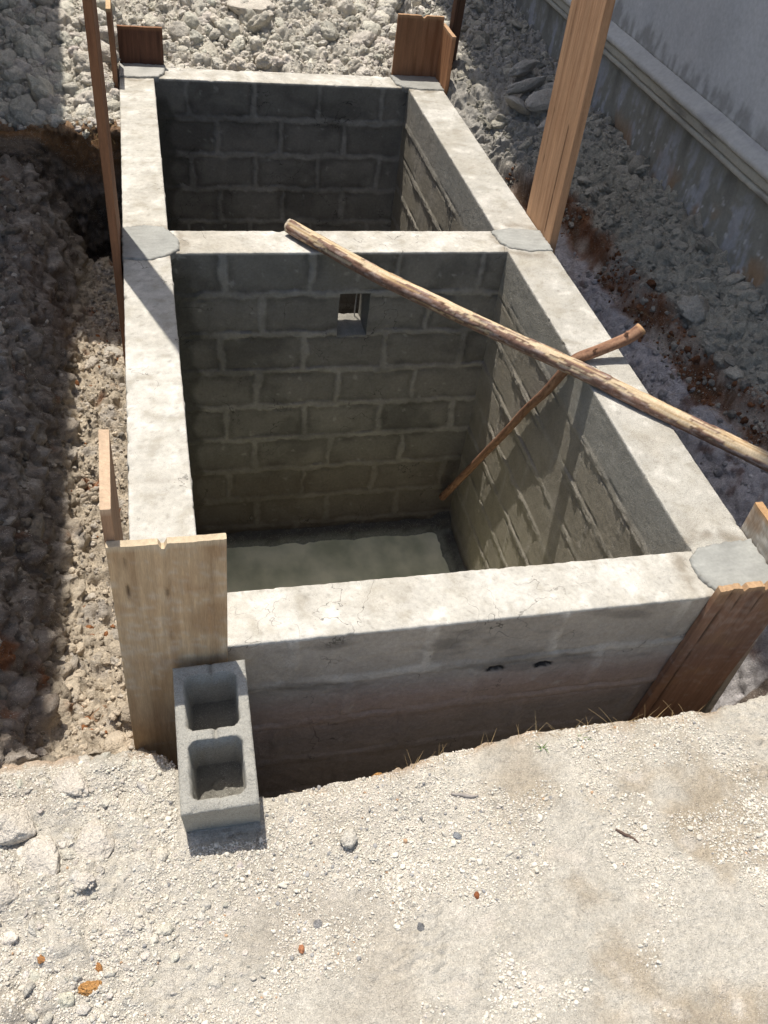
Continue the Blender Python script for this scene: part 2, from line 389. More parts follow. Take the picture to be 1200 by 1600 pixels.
def sweep_wall(name, ax, a0, a1, c0, c1, bottom, steps, disp, colf, mat, parent, r=.007, ztop=0.0, astep=.01, hole_rect=None):
    """ax: axis the wall runs along ('x' or 'y'); c0 < c1 its two faces; steps = (step on c0 face, step on top, step on c1 face)."""
    pr = []
    nz0 = max(2, int((ztop-r-bottom)/steps[0])); nz1 = max(2, int((ztop-r-bottom)/steps[2])); nt_ = max(2, int((c1-c0-2*r)/steps[1]))
    for t in np.linspace(0, 1, nz0, endpoint=False): pr.append((c0, bottom+(ztop-r-bottom)*t, -1, 0, 0))
    for t in np.linspace(0, 1, 4, endpoint=False):
        a = math.pi/2*t; pr.append((c0+r-r*math.cos(a), ztop-r+r*math.sin(a), -math.cos(a), math.sin(a), 1))
    for t in np.linspace(0, 1, nt_, endpoint=False): pr.append((c0+r+(c1-c0-2*r)*t, ztop, 0, 1, 1))
    for t in np.linspace(0, 1, 4, endpoint=False):
        a = math.pi/2*t; pr.append((c1-r+r*math.sin(a), ztop-r+r*math.cos(a), math.sin(a), math.cos(a), 1))
    for t in np.linspace(0, 1, nz1): pr.append((c1, ztop-r-(ztop-r-bottom)*t, 1, 0, 2))
    pr = np.array(pr)
    aa = np.linspace(a0, a1, max(2, int((a1-a0)/astep))); n, k = len(aa), len(pr)
    A = np.repeat(aa, k); U = np.tile(pr[:, 0], n); Zz = np.tile(pr[:, 1], n); NU = np.tile(pr[:, 2], n); NZ = np.tile(pr[:, 3], n); FA = np.tile(pr[:, 4], n)
    zero = np.zeros_like(A)
    if ax == 'x': p = np.stack([A, U, Zz], 1); nn = np.stack([zero, NU, NZ], 1)
    else: p = np.stack([U, A, Zz], 1); nn = np.stack([NU, zero, NZ], 1)
    dd = disp(p, A, U, Zz, FA); cc = colf(p, A, U, Zz, FA)
    ew = np.clip(1-np.minimum(U-c0, c1-U)/.022, 0, 1)*np.clip(1-(ztop-Zz)/.03, 0, 1)
    dd = dd - ew*(.012*sst(.22, .5, fbm(p*11, 4, .6, seed=83)) + .0018*fbm(p*40, 3, .6, seed=84))
    cc = mixc(cc, (.34, .315, .26), ew*.6*sst(.18, .4, fbm(p*11, 4, .6, seed=83)))
    v = p + nn*dd[:, None]
    f = grid_faces(n, k)
    if hole_rect is not None:
        h0, h1, hz0, hz1 = hole_rect
        fa = A[f].mean(1); fz = Zz[f].mean(1); ff = FA[f].min(1); ff2 = FA[f].max(1)
        f = f[~((fa > h0) & (fa < h1) & (fz > hz0) & (fz < hz1) & ((ff == ff2)))]
    if ax == 'x': f = f[:, ::-1]
    # end caps
    cap0 = np.arange(k)[None, :]; cap1 = (np.arange(k)+(n-1)*k)[::-1][None, :]
    return mk(name, v, [f, cap0, cap1], mat, cc, parent)

def joints(A, Zz, off, hc=HC, pb=PB, jit=0.0, seed=0):
    """Distance (m) to the nearest bed joint and to the nearest head joint; also the random value of the block."""
    p = np.stack([A*3, Zz*3, np.zeros_like(A)+seed], 1)
    wz = Zz + jit*fbm(p*2.0, 3, seed=seed); wa = A + jit*fbm(p*2.0+9, 3, seed=seed+3)
    k = np.floor(-wz/hc); dz = np.abs(-wz/hc - np.round(-wz/hc))*hc
    dz = np.where(-wz < hc*.5, np.abs(-wz-hc), dz)
    sh = np.where(k % 2 == 0, off[0], off[1])
    rj = ((_hash(k.astype(np.int64), k.astype(np.int64)*0, k.astype(np.int64)*0, seed+7) & 255)/255.-.5)*.05
    t = (wa-sh-rj)/pb; da = np.abs(t-np.round(t))*pb
    b = (_hash(k.astype(np.int64), np.floor(t).astype(np.int64), k.astype(np.int64)*0, seed) & 1023)/1023.
    return dz, da, b

def chips(p, s=1.0):
    return s*(.0020*fbm(p*8, 4, seed=81) + .0014*fbm(p*55, 3, seed=85))

def top_cols(p):
    a = fbm(p*2.5, 4, seed=91); b = fbm(p*11, 4, seed=95)
    cc = np.tile(np.array([.475, .45, .395]), (len(p), 1))
    cc = mixc(cc, (.56, .535, .48), sst(0, .3, a)); cc = mixc(cc, (.36, .33, .27), .7*sst(.05, .4, b)); cc = mixc(cc, (.65, .62, .555), .7*sst(.14, .36, -b)); cc = mixc(cc, (.40, .365, .30), .5*sst(.1, .35, -a))
    st = fbm(p*np.array([6, 26, 6]), 3, seed=97); cc = mixc(cc, (.40, .375, .32), .35*sst(.1, .4, st))
    pits = sst(.36, .44, fbm(p*48, 2, seed=98)); cc = mixc(cc, (.27, .25, .21), .5*pits)
    cc *= (1+.10*fbm(p*np.array([9, 9, 9]), 4, .65, seed=99)+.10*fbm(p*32, 3, .6, seed=100))[:, None]
    for (cx, cy, R0) in ((-.09, 2.38, .17), (W+.13, 2.40, .17), (W+.10, -.08, .185), (-.1, YB+.1, .17), (W+.1, YB+.1, .18)):
        dd_ = np.hypot(p[:, 0]-cx, p[:, 1]-cy) + .03*b
        cc = mixc(cc, (.25, .215, .165), .75*np.exp(-((dd_-R0)/.030)**2)*sst(-.3, .15, b))
    return cc

def face_cols(p, base, mort, jm, b, seed):
    a = fbm(p*3, 4, seed=seed); bb = fbm(p*16, 3, seed=seed+4)
    cc = np.tile(np.array(base), (len(p), 1))*(1+.22*(b-.5))[:, None]
    cc = mixc(cc, mort, jm*(.75+.25*np.clip(bb*2, -1, 1)))
    cc *= (1+.22*a+.10*bb)[:, None]
    return cc

tank = empty("block_tank", (0, 0, FLOOR))
tag(tank, "two-chamber grey concrete block tank sunk in the pit", "tank")
def tk(o):
    o.parent = tank; o.matrix_parent_inverse = Matrix.Translation((0, 0, -FLOOR)); return o

def edgefade(FA):
    return (FA == 1).astype(float)

def top_joint(A, off, pb=PB):
    t = (A-off)/pb; return np.abs(t-np.round(t))*pb

# --- right wall, coarse with squeezed-out mortar on its inner face
def disp_right(p, A, U, Zz, FA):
    dd = chips(p) ; inner = (FA == 0)
    dz, da, b = joints(A, Zz, (.21, .44), jit=.012, seed=3)
    n1 = fbm(p*6, 3, seed=101); n2 = fbm(p*34, 3, .6, seed=103); n3 = fbm(p*90, 2, seed=104)
    below = sst(-.20, -.28, Zz)
    g1 = sst(-.22, .15, fbm(p*3.1, 3, seed=111)); g2 = sst(-.15, .25, fbm(p*3.7+4, 3, seed=112))
    bed = np.exp(-((dz-.012-.006*n1)/.0065)**2) + .55*np.exp(-((dz-.002)/.010)**2)
    head = np.exp(-((da-.010-.005*n1)/.0065)**2)
    e = .0085*bed*g1*(.75+1.1*n2) + .0075*head*g2*(.75+1.1*n2)
    groove = np.exp(-((dz-.026)/.004)**2)*g2
    e = (e - .007*groove)*(.2+.8*below) + .0012*n3 + .0010*n2 + .0015*(b-.5)*below
    return dd + inner*e*sst(-.005, -.05, Zz)
def col_right(p, A, U, Zz, FA):
    tp = top_cols(p); dz, da, b = joints(A, Zz, (.21, .44), jit=.012, seed=3)
    jm = np.clip(np.exp(-(dz/.02)**2)+np.exp(-(da/.018)**2), 0, 1)
    fc = face_cols(p, (.285, .255, .20), (.34, .31, .255), jm, b, 121)
    fc = mixc(fc, (.31, .30, .265), sst(-.26, -.20, Zz)*.8)
    fc = mixc(fc, (.34, .31, .26), sst(.1, .4, fbm(p*2, 3, seed=131))*.6)
    t = (FA == 1)[:, None]; return np.where(t, tp, fc)
tk(sweep_wall("wall", 'y', -TN, YE, W, W+TR, -2.3, (.0095, .012, .05), disp_right, col_right, M_ROUGH, None, astep=.0095)).name = "wall"

# --- left wall
def disp_plain(p, A, U, Zz, FA):
    dz, da, b = joints(A, Zz, (.1, .33), jit=.012, seed=5)
    jm = np.clip(np.exp(-(dz/.02)**2)+np.exp(-(da/.02)**2), 0, 1)
    dt = top_joint(A, .12)
    return chips(p) + (FA != 1)*jm*.004 - (FA == 1)*.002*np.exp(-(dt/.006)**2)
def col_plain(p, A, U, Zz, FA):
    tp = top_cols(p); dz, da, b = joints(A, Zz, (.1, .33), jit=.012, seed=5)
    jm = np.clip(np.exp(-(dz/.02)**2)+np.exp(-(da/.02)**2), 0, 1)
    fc = face_cols(p, (.23, .22, .19), (.30, .29, .26), jm, b, 141)
    dt = top_joint(A, .12); tp = mixc(tp, (.36, .33, .285), .45*np.exp(-(dt/.008)**2))
    return np.where((FA == 1)[:, None], tp, fc)
tk(sweep_wall("wall", 'y', -TN, YE, -TL, 0, -2.3, (.05, .012, .03), disp_plain, col_plain, M_RIM, None, astep=.012))

# --- faces with fuzzy flush joints: partition and far wall
def flush(offs, hc, seed, face_id, mort=(.315, .30, .265), base=(.195, .183, .158), brown_below=-1.2):
    def jw(p, A, Zz):
        dz, da, b = joints(A, Zz, offs, hc=hc, jit=.028, seed=seed)
        n1 = fbm(p*7, 3, seed=seed+70); n2 = fbm(p*26, 3, .6, seed=seed+71)
        w1 = .020 + .016*n1 + .010*n2; w2 = .017 + .020*fbm(p*5+3, 3, seed=seed+72) + .010*n2
        return dz, da, b, np.maximum(sst(.009, -.009, dz-w1), sst(.009, -.009, da-w2)), np.minimum(dz-w1, da-w2), n1, n2
    def disp(p, A, U, Zz, FA):
        dz, da, b, jm, dj, n1, n2 = jw(p, A, Zz)
        fade = sst(-.004, -.03, Zz)
        ch = chips(p) + (FA == 1)*.002*fbm(p*20, 3, seed=seed+2)
        rag = np.exp(-((dj-.004)/.004)**2)*sst(-.15, .25, fbm(p*4, 3, seed=seed+60))
        sq = np.exp(-((dj+.005)/.005)**2)*sst(.0, .3, fbm(p*9, 3, seed=seed+61))
        lip = sst(.06, .0, dj)*(1-jm)
        return ch + (FA != 1)*fade*(.003*jm*(1+.8*n2) + .006*sq*(1+n2) - .008*rag + .002*(b-.5)*(1-jm) + .0025*n2 + .003*n1)
    def col(p, A, U, Zz, FA):
        dz, da, b, jm, dj, n1, n2 = jw(p, A, Zz)
        fc = face_cols(p, base, mort, jm*.9, b, seed+80)
        halo = sst(.05, .0, dj+.02*n1)*(1-jm)
        fc *= (1-.34*halo*sst(-.35, .2, fbm(p*4, 3, seed=seed+75)))[:, None]
        damp = sst(.0, .3, fbm(p*np.array([2.2, 1, 3]), 4, .55, seed=seed+90)); fc *= (1-.30*damp)[:, None]
        fc = mixc(fc, (.36, .35, .31), .55*sst(.34, .5, fbm(p*18, 3, seed=seed+92)))
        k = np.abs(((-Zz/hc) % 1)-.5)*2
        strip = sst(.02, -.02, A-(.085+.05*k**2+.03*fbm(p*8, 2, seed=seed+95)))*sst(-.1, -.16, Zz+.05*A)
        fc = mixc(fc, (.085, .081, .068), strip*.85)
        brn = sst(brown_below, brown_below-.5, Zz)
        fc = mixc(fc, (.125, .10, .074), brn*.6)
        return np.where((FA == 1)[:, None], top_cols(p), fc)
    return disp, col
HX0, HX1, HZ0, HZ1 = .885, 1.062, -.53, -.25
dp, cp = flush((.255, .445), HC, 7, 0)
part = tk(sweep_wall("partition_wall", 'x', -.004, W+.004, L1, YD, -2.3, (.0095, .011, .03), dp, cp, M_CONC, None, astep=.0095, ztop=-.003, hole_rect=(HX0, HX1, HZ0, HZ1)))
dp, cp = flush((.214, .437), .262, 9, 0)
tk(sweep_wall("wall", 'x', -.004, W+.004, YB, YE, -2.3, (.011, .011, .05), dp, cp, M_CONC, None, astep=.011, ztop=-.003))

# --- near wall: its outer face looks at the camera
def disp_near(p, A, U, Zz, FA):
    dz, da, b = joints(A, Zz, (.26, .03), jit=.022, seed=13)
    outer = FA == 0
    rough = fbm(p*17, 4, .6, seed=151)
    crack = np.exp(-((dz-.02)/.004)**2)*sst(.0, .35, fbm(p*3.3, 3, seed=155))
    jm = np.maximum(sst(.03, .012, dz), sst(.028, .012, da))
    e = .006*rough + .005*jm - .013*crack
    for hx, hzz in ((1.017, -.297), (1.205, -.305)):
        e = e - .014*sst(1.3, .7, np.hypot((A-hx-.006*rough)/.026, (Zz-hzz-.010*rough)/.012))
    return chips(p, 1.3) + (FA == 1)*(.0025*fbm(p*18, 3, seed=157)) + outer*sst(-.004, -.03, Zz)*e
def col_near(p, A, U, Zz, FA):
    dz, da, b = joints(A, Zz, (.26, .03), jit=.022, seed=13)
    jm = np.maximum(sst(.03, .012, dz), sst(.028, .012, da))
    fc = face_cols(p, (.385, .335, .27), (.52, .465, .385), jm*sst(-.2, .2, fbm(p*6, 3, seed=163)), b, 161)
    fc *= (1-.35*sst(.05, .35, fbm(p*np.array([3, 1, 9]), 4, seed=164)))[:, None]
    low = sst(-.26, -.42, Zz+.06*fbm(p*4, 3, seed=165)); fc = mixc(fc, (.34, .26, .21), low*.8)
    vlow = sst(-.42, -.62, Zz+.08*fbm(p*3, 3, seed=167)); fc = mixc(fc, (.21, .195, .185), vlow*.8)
    for hx, hzz in ((1.017, -.297), (1.205, -.305)):
        fc = mixc(fc, (.02, .018, .016), sst(1.25, .85, np.hypot((A-hx)/.036, (Zz-hzz-.012*fbm(p*30, 2, seed=168))/.015)))  # dark inside of the holes is painted; the dents are shallow
    fc = mixc(fc, (.42, .38, .33), .7*sst(.33, .5, fbm(p*13, 3, seed=169))*(1-vlow)*low)
    return np.where((FA == 1)[:, None], top_cols(p), fc)
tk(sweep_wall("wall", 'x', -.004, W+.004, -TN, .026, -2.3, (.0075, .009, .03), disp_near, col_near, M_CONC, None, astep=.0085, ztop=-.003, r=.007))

# --- opening through the partition
def slab(name, x0, x1, y0, y1, z0, z1, mat, col, parent=None, n=.012, amp=.002, seed=0):
    """A box with gridded, slightly uneven faces."""
    vs, fs, cnt = [], [], 0
    def fc(o, a, b, la, lb):
        nonlocal cnt
        na, nb = max(1, int(la/n)), max(1, int(lb/n))
        ga, gb = np.meshgrid(np.linspace(0, 1, na+1), np.linspace(0, 1, nb+1), indexing='ij')
        p = np.asarray(o)[None, :] + ga.ravel()[:, None]*np.asarray(a)[None, :] + gb.ravel()[:, None]*np.asarray(b)[None, :]
        vs.append(p); fs.append(grid_faces(na+1, nb+1)+cnt); cnt += len(p)
    dx, dy, dz = x1-x0, y1-y0, z1-z0
    fc((x0, y0, z1), (dx, 0, 0), (0, dy, 0), dx, dy); fc((x0, y1, z0), (dx, 0, 0), (0, -dy, 0), dx, dy)
    fc((x0, y0, z0), (dx, 0, 0), (0, 0, dz), dx, dz); fc((x1, y1, z0), (-dx, 0, 0), (0, 0, dz), dx, dz)
    fc((x0, y1, z0), (0, -dy, 0), (0, 0, dz), dy, dz); fc((x1, y0, z0), (0, dy, 0), (0, 0, dz), dy, dz)
    p = np.concatenate(vs); f = np.concatenate(fs)
    q = p + amp*np.stack([fbm(p*30, 3, seed=seed), fbm(p*30+5, 3, seed=seed), fbm(p*30+9, 3, seed=seed)], 1)
    cc = np.tile(np.array(col), (len(p), 1))*(1+.2*fbm(p*12, 3, seed=seed+3))[:, None]
    return mk(name, q, f, mat, cc, parent)
e = .03
o = tk(slab("opening_sill", HX0-.01, HX1+.01, L1+.004, YD-.004, HZ0-e, HZ0+.008, M_ROUGH, (.26, .245, .21), amp=.008))
o = tk(slab("opening_lintel", HX0-.01, HX1+.01, L1+.004, YD-.004, HZ1-.004, HZ1+e, M_ROUGH, (.24, .23, .2)))
for x0, x1 in ((HX0-e, HX0+.003), (HX1-.003, HX1+e)):
    tk(slab("opening_jamb", x0, x1, L1+.004, YD-.004, HZ0+.006, HZ1-.006, M_ROUGH, (.24, .23, .2)))
# floor slab
tk(slab("floor_slab", .002, W-.002, .002, YB-.002, FLOOR-.08, FLOOR, M_CONC, (.20, .19, .16), n=.05))

# --- patches of newer cement over the corner columns
def patch(pts, h, col, seed, name="corner_column", damp=None):
    pts = np.array(pts, float); n = 160
    cl = np.vstack([pts, pts[:1]]); seg = np.r_[0, np.cumsum(np.linalg.norm(np.diff(cl, axis=0), axis=1))]
    t = np.linspace(0, seg[-1], n, endpoint=False)
    ring = np.stack([np.interp(t, seg, cl[:, 0]), np.interp(t, seg, cl[:, 1])], 1)
    cen = ring.mean(0)
    p3 = np.stack([ring[:, 0], ring[:, 1], np.zeros(n)], 1)
    k = .014*fbm(p3*26, 4, .65, seed=seed)
    dirs = (ring-cen)/np.linalg.norm(ring-cen, axis=1)[:, None]
    ring = ring + dirs*k[:, None]
    vs = []
    prof = [(1.0, -.03), (1.0, h*.1), (.985, h*.7), (.965, h), (.94, h*1.05), (.91, h*1.0), (.87, h*1.0)] + [(t_, h*1.05) for t_ in np.linspace(.82, .08, 14)]
    for s, z in prof:
        xy = cen + (ring-cen)*s; vs.append(np.stack([xy[:, 0], xy[:, 1], np.full(n, z)], 1))
    vv = np.concatenate(vs); sR = np.repeat([q_[0] for q_ in prof], n)
    vv[:, 2] += np.where(vv[:, 2] > 0, .0030*fbm(vv*np.array([12, 40, 12]), 4, seed=seed+5) + .007*np.clip((sR-.8)/.2, 0, 1)*fbm(vv*60, 3, .6, seed=seed+6), 0)
    i = np.arange(n); j = (i+1) % n; ff = []
    for a in range(len(prof)-1):
        ff.append(np.stack([a*n+i, a*n+j, (a+1)*n+j, (a+1)*n+i], 1))
    cap = (np.arange(n)+(len(prof)-1)*n)[None, :]
    cc = np.tile(np.array(col), (len(vv), 1))*(1+.22*fbm(vv*9, 4, seed=seed+8)+.15*fbm(vv*np.array([14, 60, 14]), 3, seed=seed+9))[:, None]
    cc = mixc(cc, (.15, .14, .12), np.clip((sR-.90)/.1, 0, 1)*sst(-.2, .2, fbm(vv*30, 3, seed=seed+10))*.8)
    return tk(mk(name, vv, [np.concatenate(ff), cap], M_WET, cc))
CG = (.30, .30, .275)
patch([(-TL-.004, 2.21), (-.09, 2.20), (.0, 2.25), (.045, 2.30), (.05, 2.40), (.02, 2.48), (-.03, 2.545), (-.12, 2.56), (-TL-.004, 2.53)], .008, CG, 201)
patch([(W-.035, 2.50), (W-.015, 2.36), (W+.03, 2.30), (W+.12, 2.27), (W+TR+.004, 2.28), (W+TR+.004, 2.50), (W+.1, 2.535)], .007, CG, 203)
patch([(W-.03, -.02), (W-.035, -.12), (W+.01, -.195), (W+.09, -TN-.005), (W+TR+.004, -TN-.005), (W+TR+.004, .05), (W+.14, .045), (W+.03, .03)], .009, (.285, .285, .26), 205)
patch([(-TL-.003, YE+.003), (-TL-.003, YB-.02), (-.1, YB-.03), (.02, YB-.01), (.07, YB+.06), (.09, YE+.003)], .014, (.37, .36, .33), 207)
patch([(W-.09, YE+.003), (W-.08, YB+.04), (W-.02, YB-.02), (W+.1, YB-.05), (W+TR+.003, YB-.04), (W+TR+.003, YE+.003)], .010, (.28, .275, .25), 209)
patch([(-TL-.003, -TN-.003), (-TL-.003, .02), (-.1, .03), (.0, .03), (.05, -.05), (.04, -TN-.003)], .006, (.36, .35, .31), 211)

# --- slurry and water on the tank floor
def sheet(name, x0, x1, y0, y1, st, zf, mat, colf):
    xa = np.arange(x0, x1+st, st); ya = np.arange(y0, y1+st, st); xa[-1] = x1; ya[-1] = y1
    gx_, gy_ = np.meshgrid(xa, ya, indexing='ij'); p = np.stack([gx_.ravel(), gy_.ravel(), np.zeros(gx_.size)], 1)
    p[:, 2] = zf(p); return mk(name, p, grid_faces(len(xa), len(ya)), mat, colf(p))
def mud_z(p):
    a = fbm(p*5, 4, seed=301); b = fbm(p*22, 4, seed=305)
    bank = sst(L1-.12, L1-.05, p[:, 1]+.012*a)*.075 + sst(W-.15, W-.06, p[:, 0]+.015*a)*.06
    stones = np.sqrt(np.clip(1-(worley(p*np.array([7, 7, 1]), 307, True)[0]/.5)**2, 0, 1))*.012*sst(0, .3, a)
    return FLOOR + .030 + bank + .016*b + .012*a + stones
mud = sheet("floor_mud", .006, W-.006, .006, L1-.003, .016, mud_z, M_GROUND,
            lambda p: mixc(np.tile(np.array([.30, .31, .25]), (len(p), 1)), (.13, .125, .105), np.maximum(sst(FLOOR+.075, FLOOR+.10, p[:, 2]), .8*sst(.1, .4, fbm(p*7, 3, seed=309)))))
tag(mud, kind='structure')
wm = bpy.data.materials.new("murky_water"); wm.use_nodes = True
b = wm.node_tree.nodes["Principled BSDF"]; n_ = wm.node_tree.nodes; l_ = wm.node_tree.links
b.inputs["Roughness"].default_value = .06; b.inputs["IOR"].default_value = 1.33
tx = n_.new("ShaderNodeTexNoise"); tx.inputs["Scale"].default_value = 8; tx.inputs["Detail"].default_value = 5
rp = n_.new("ShaderNodeValToRGB"); rp.color_ramp.elements[0].color = (.50, .52, .36, 1); rp.color_ramp.elements[1].color = (.85, .83, .62, 1)
rp.color_ramp.elements[0].position = .35; rp.color_ramp.elements[1].position = .65
l_.new(tx.outputs["Fac"], rp.inputs[0]); l_.new(rp.outputs[0], b.inputs["Base Color"])
water = sheet("water", .01, W-.01, .01, L1-.01, .04, lambda p: np.full(len(p), FLOOR+.055), wm, lambda p: np.ones((len(p), 3)))
tag(water, kind='structure')

# ------------------------------------------------------------------ formwork boards
def plank(name, label, w, t, L, base, wdir, udir=(0, 0, 1), col=(.26, .125, .065), col2=(.17, .075, .04), seed=0, jag=.004, stains=0.0, cracks=(), cat="board", group=None, slant=0.0, step=.008, bend=0.0, splits=(), endcol=None):
    """base: middle of the lower end; wdir: direction of the width; udir: direction of the length."""
    ww = np.array(wdir, float); ww /= np.linalg.norm(ww); uu = np.array(udir, float); uu /= np.linalg.norm(uu)
    tt = np.cross(uu, ww); tt /= np.linalg.norm(tt); ww = np.cross(tt, uu)
    nw = max(2, int(w/step)); r = min(.003, t*.2)
    loop = []
    for s in np.linspace(-w/2+r, w/2-r, nw): loop.append((s, -t/2, 0, -1))
    loop.append((w/2-r*.3, -t/2+r*.3, .7, -.7))
    for s in np.linspace(-t/2+r, t/2-r, 4): loop.append((w/2, s, 1, 0))
    loop.append((w/2-r*.3, t/2-r*.3, .7, .7))
    for s in np.linspace(w/2-r, -w/2+r, nw): loop.append((s, t/2, 0, 1))
    loop.append((-w/2+r*.3, t/2-r*.3, -.7, .7))
    for s in np.linspace(t/2-r, -t/2+r, 4): loop.append((-w/2, s, -1, 0))
    loop.append((-w/2+r*.3, -t/2+r*.3, -.7, -.7))
    lp = np.array(loop); k = len(lp)
    nl = max(4, int(L/(step*1.6))); ll = np.linspace(0, L, nl)
    a = np.tile(lp[:, 0], nl); bq = np.tile(lp[:, 1], nl); na = np.tile(lp[:, 2], nl); nb = np.tile(lp[:, 3], nl); zz = np.repeat(ll, k)
    p = np.stack([a, bq, zz], 1)
    endj = jag*(fbm(np.stack([a*11, bq*4, np.zeros_like(a)+seed], 1), 2, seed=seed) + .35*fbm(np.stack([a*150, bq*30, np.zeros_like(a)+seed], 1), 2, seed=seed))*1.3 + slant*a
    for (c0, wd, dep) in splits: endj = endj - dep*np.clip(1-np.abs(a-c0)/wd, 0, 1)
    zz2 = zz + endj*sst(L*.55, L, zz)
    g = np.array([26, 26, 1.6])
    gr = fbm(p*g + 11.3*seed, 4, .6, seed=seed)
    kn = fbm(p*np.array([6, 6, 2.0]) + 3.1*seed, 3, seed=seed+2)
    dis = .0009*gr
    cc = np.tile(np.array(col), (len(p), 1)); cc = mixc(cc, col2, sst(-.15, .4, .7*gr + .5*kn + .5*fbm(p*np.array([60, 60, 2.5]) + seed, 3, .6, seed=seed+3)))
    cc *= (1+.2*kn)[:, None]
    if stains > 0:
        st = sst(.05, .32, fbm(p*np.array([16, 3, 40])+seed, 4, .7, seed=seed+9) + .4*fbm(p*np.array([4, 3, 3])+seed, 2, seed=seed+13) + .25*(zz/L-.55))*stains
        cc = mixc(cc, (.54, .50, .43), st)
        tan = sst(.1, .4, fbm(p*np.array([5, 2, 7])+seed, 3, seed=seed+12))*.5; cc = mixc(cc, (.30, .175, .085), tan)
    for (c0, z0, z1, wd) in cracks:
        cx = c0 + .006*fbm(np.stack([zz*9, zz*0, zz*0+seed], 1), 2, seed=seed+5)
        mk_ = np.exp(-((a-cx)/wd)**2)*sst(z0-.02, z0+.05, zz)*(1-sst(z1-.01, z1+.02, zz))*(nb != 0)
        dis = dis - .006*mk_; cc = mixc(cc, (.06, .035, .02), np.clip(mk_*1.2, 0, 1)*.85)
    if endcol is not None:
        cc = mixc(cc, endcol, sst(L-.02, L-.008, zz))
    loc = np.stack([a + na*dis, bq + nb*dis + bend*(zz/L)**2, zz2], 1)
    f = grid_faces(nl, k)
    i = np.arange((nl-1)*k).reshape(nl-1, k)
    wrap = np.stack([i[:, k-1], i[:, k-1]+k, i[:, 0]+k, i[:, 0]], 1)
    f = np.concatenate([f, wrap])[:, ::-1]
    # ends: quads from one face to the other
    def cap(o0, flip):
        front = np.arange(nw)+o0; back = np.arange(nw)[::-1] + (nw+6) + o0
        q = np.stack([front[:-1], front[1:], back[1:], back[:-1]], 1)
        s1 = np.array([[o0+nw-1]+[o0+nw+j for j in range(6)]+[o0+nw+6]]); s2 = np.array([[o0+2*nw+5]+[o0+2*nw+6+j for j in range(6)]+[o0]])
        if flip: q, s1, s2 = q[:, ::-1], s1[:, ::-1], s2[:, ::-1]
        return [q, s1, s2]
    c0_, c1_ = cap(0, True), cap((nl-1)*k, False)
    o = mk(name, loc, [f]+c0_+c1_, M_WOOD, cc, smooth=False)
    mt = Matrix(((ww[0], tt[0], uu[0], base[0]), (ww[1], tt[1], uu[1], base[1]), (ww[2], tt[2], uu[2], base[2]), (0, 0, 0, 1)))
    o.matrix_world = mt
    tag(o, label, cat, group)
    return o

PALE, PALE2 = (.48, .345, .205), (.37, .245, .135)
BRN, BRN2 = (.21, .10, .055), (.12, .055, .03)
ORG, ORG2 = (.50, .295, .165), (.37, .205, .11)
GRP = "formwork boards round the tank"
# near left corner
fl = plank("formwork_board", "pale cement-smeared board standing upright behind the loose hollow block", .318, .024, 1.25, (-.100, -TN-.0125, -.74), (1, 0, -.0), (.005, 0, 1), PALE, PALE2, 401, jag=.004, stains=.32,
           cracks=((-.012, .30, 1.245, .0016), (-.118, 1.02, 1.245, .0018)), splits=((-.012, .012, .03),), endcol=(.50, .40, .27), group=GRP)
plank("formwork_board", "tall narrow sunlit board on edge beside the left rim with a pale sawn top", .27, .028, 1.55, (-TL-.014, -.062, -.90), (0, 1, 0), (0, .0, 1), (.36, .22, .13), (.25, .14, .08), 403, slant=.16, jag=.005, endcol=(.50, .36, .24), group=GRP)
# near right corner
plank("formwork_board", "dark brown split-topped board standing across the near right corner", .315, .026, 1.25, (W+.020, -TN-.0145, -1.185), (1, 0, .0), (.09, 0, 1), (.235, .13, .08), (.165, .088, .055), 405, jag=.012, stains=.12, slant=.10,
      cracks=((.03, 1.10, 1.25, .003), (-.06, 1.14, 1.25, .003), (-.105, .2, 1.25, .002)), splits=((.03, .012, .03), (-.06, .01, .025), (.10, .012, .03)), endcol=(.42, .27, .15), group=GRP)
plank("formwork_board", "cement-crusted grey board outside the near right corner beside the brown one", .32, .034, 1.28, (W+TR+.021, -.04, -1.15), (0, 1, 0), (0, 0, 1), (.38, .34, .28), (.33, .28, .22), 407, stains=1.0, jag=.004, slant=.03, endcol=(.42, .25, .12), group=GRP)
# middle of the long sides
plank("formwork_board", "very tall thin brown plank seen on edge outside the left wall, by the partition", .40, .038, 3.7, (-TL-.024, 2.37, -1.0), (0, 1, 0), (-.006, .0, 1), (.27, .13, .065), (.18, .08, .04), 409, endcol=(.3, .2, .1), group=GRP)
plank("formwork_board", "wide tall orange-brown plank rising outside the right wall beside the partition", .40, .045, 2.9, (W+TR+.026, 2.505, -.9), (0, 1, 0), (.0, .045, 1), ORG, ORG2, 411, cracks=((.12, 1.1, 2.2, .002), (-.1, .9, 1.5, .002)), group=GRP)
# far left corner
plank("formwork_board", "short dark brown board across the far left corner of the tank", .30, .025, .80, (-.072, YE+.016, -.55), (1, 0, 0), (0, 0, 1), (.13, .062, .038), (.075, .036, .022), 413, jag=.003, endcol=(.24, .12, .06), group=GRP)
plank("formwork_board", "brown board seen on edge outside the left wall at the far left corner", .34, .03, 1.2, (-TL-.018, YE-.16, -.75), (0, 1, 0), (-.01, 0, 1), (.25, .13, .07), (.16, .08, .04), 415, endcol=(.52, .36, .2), group=GRP)
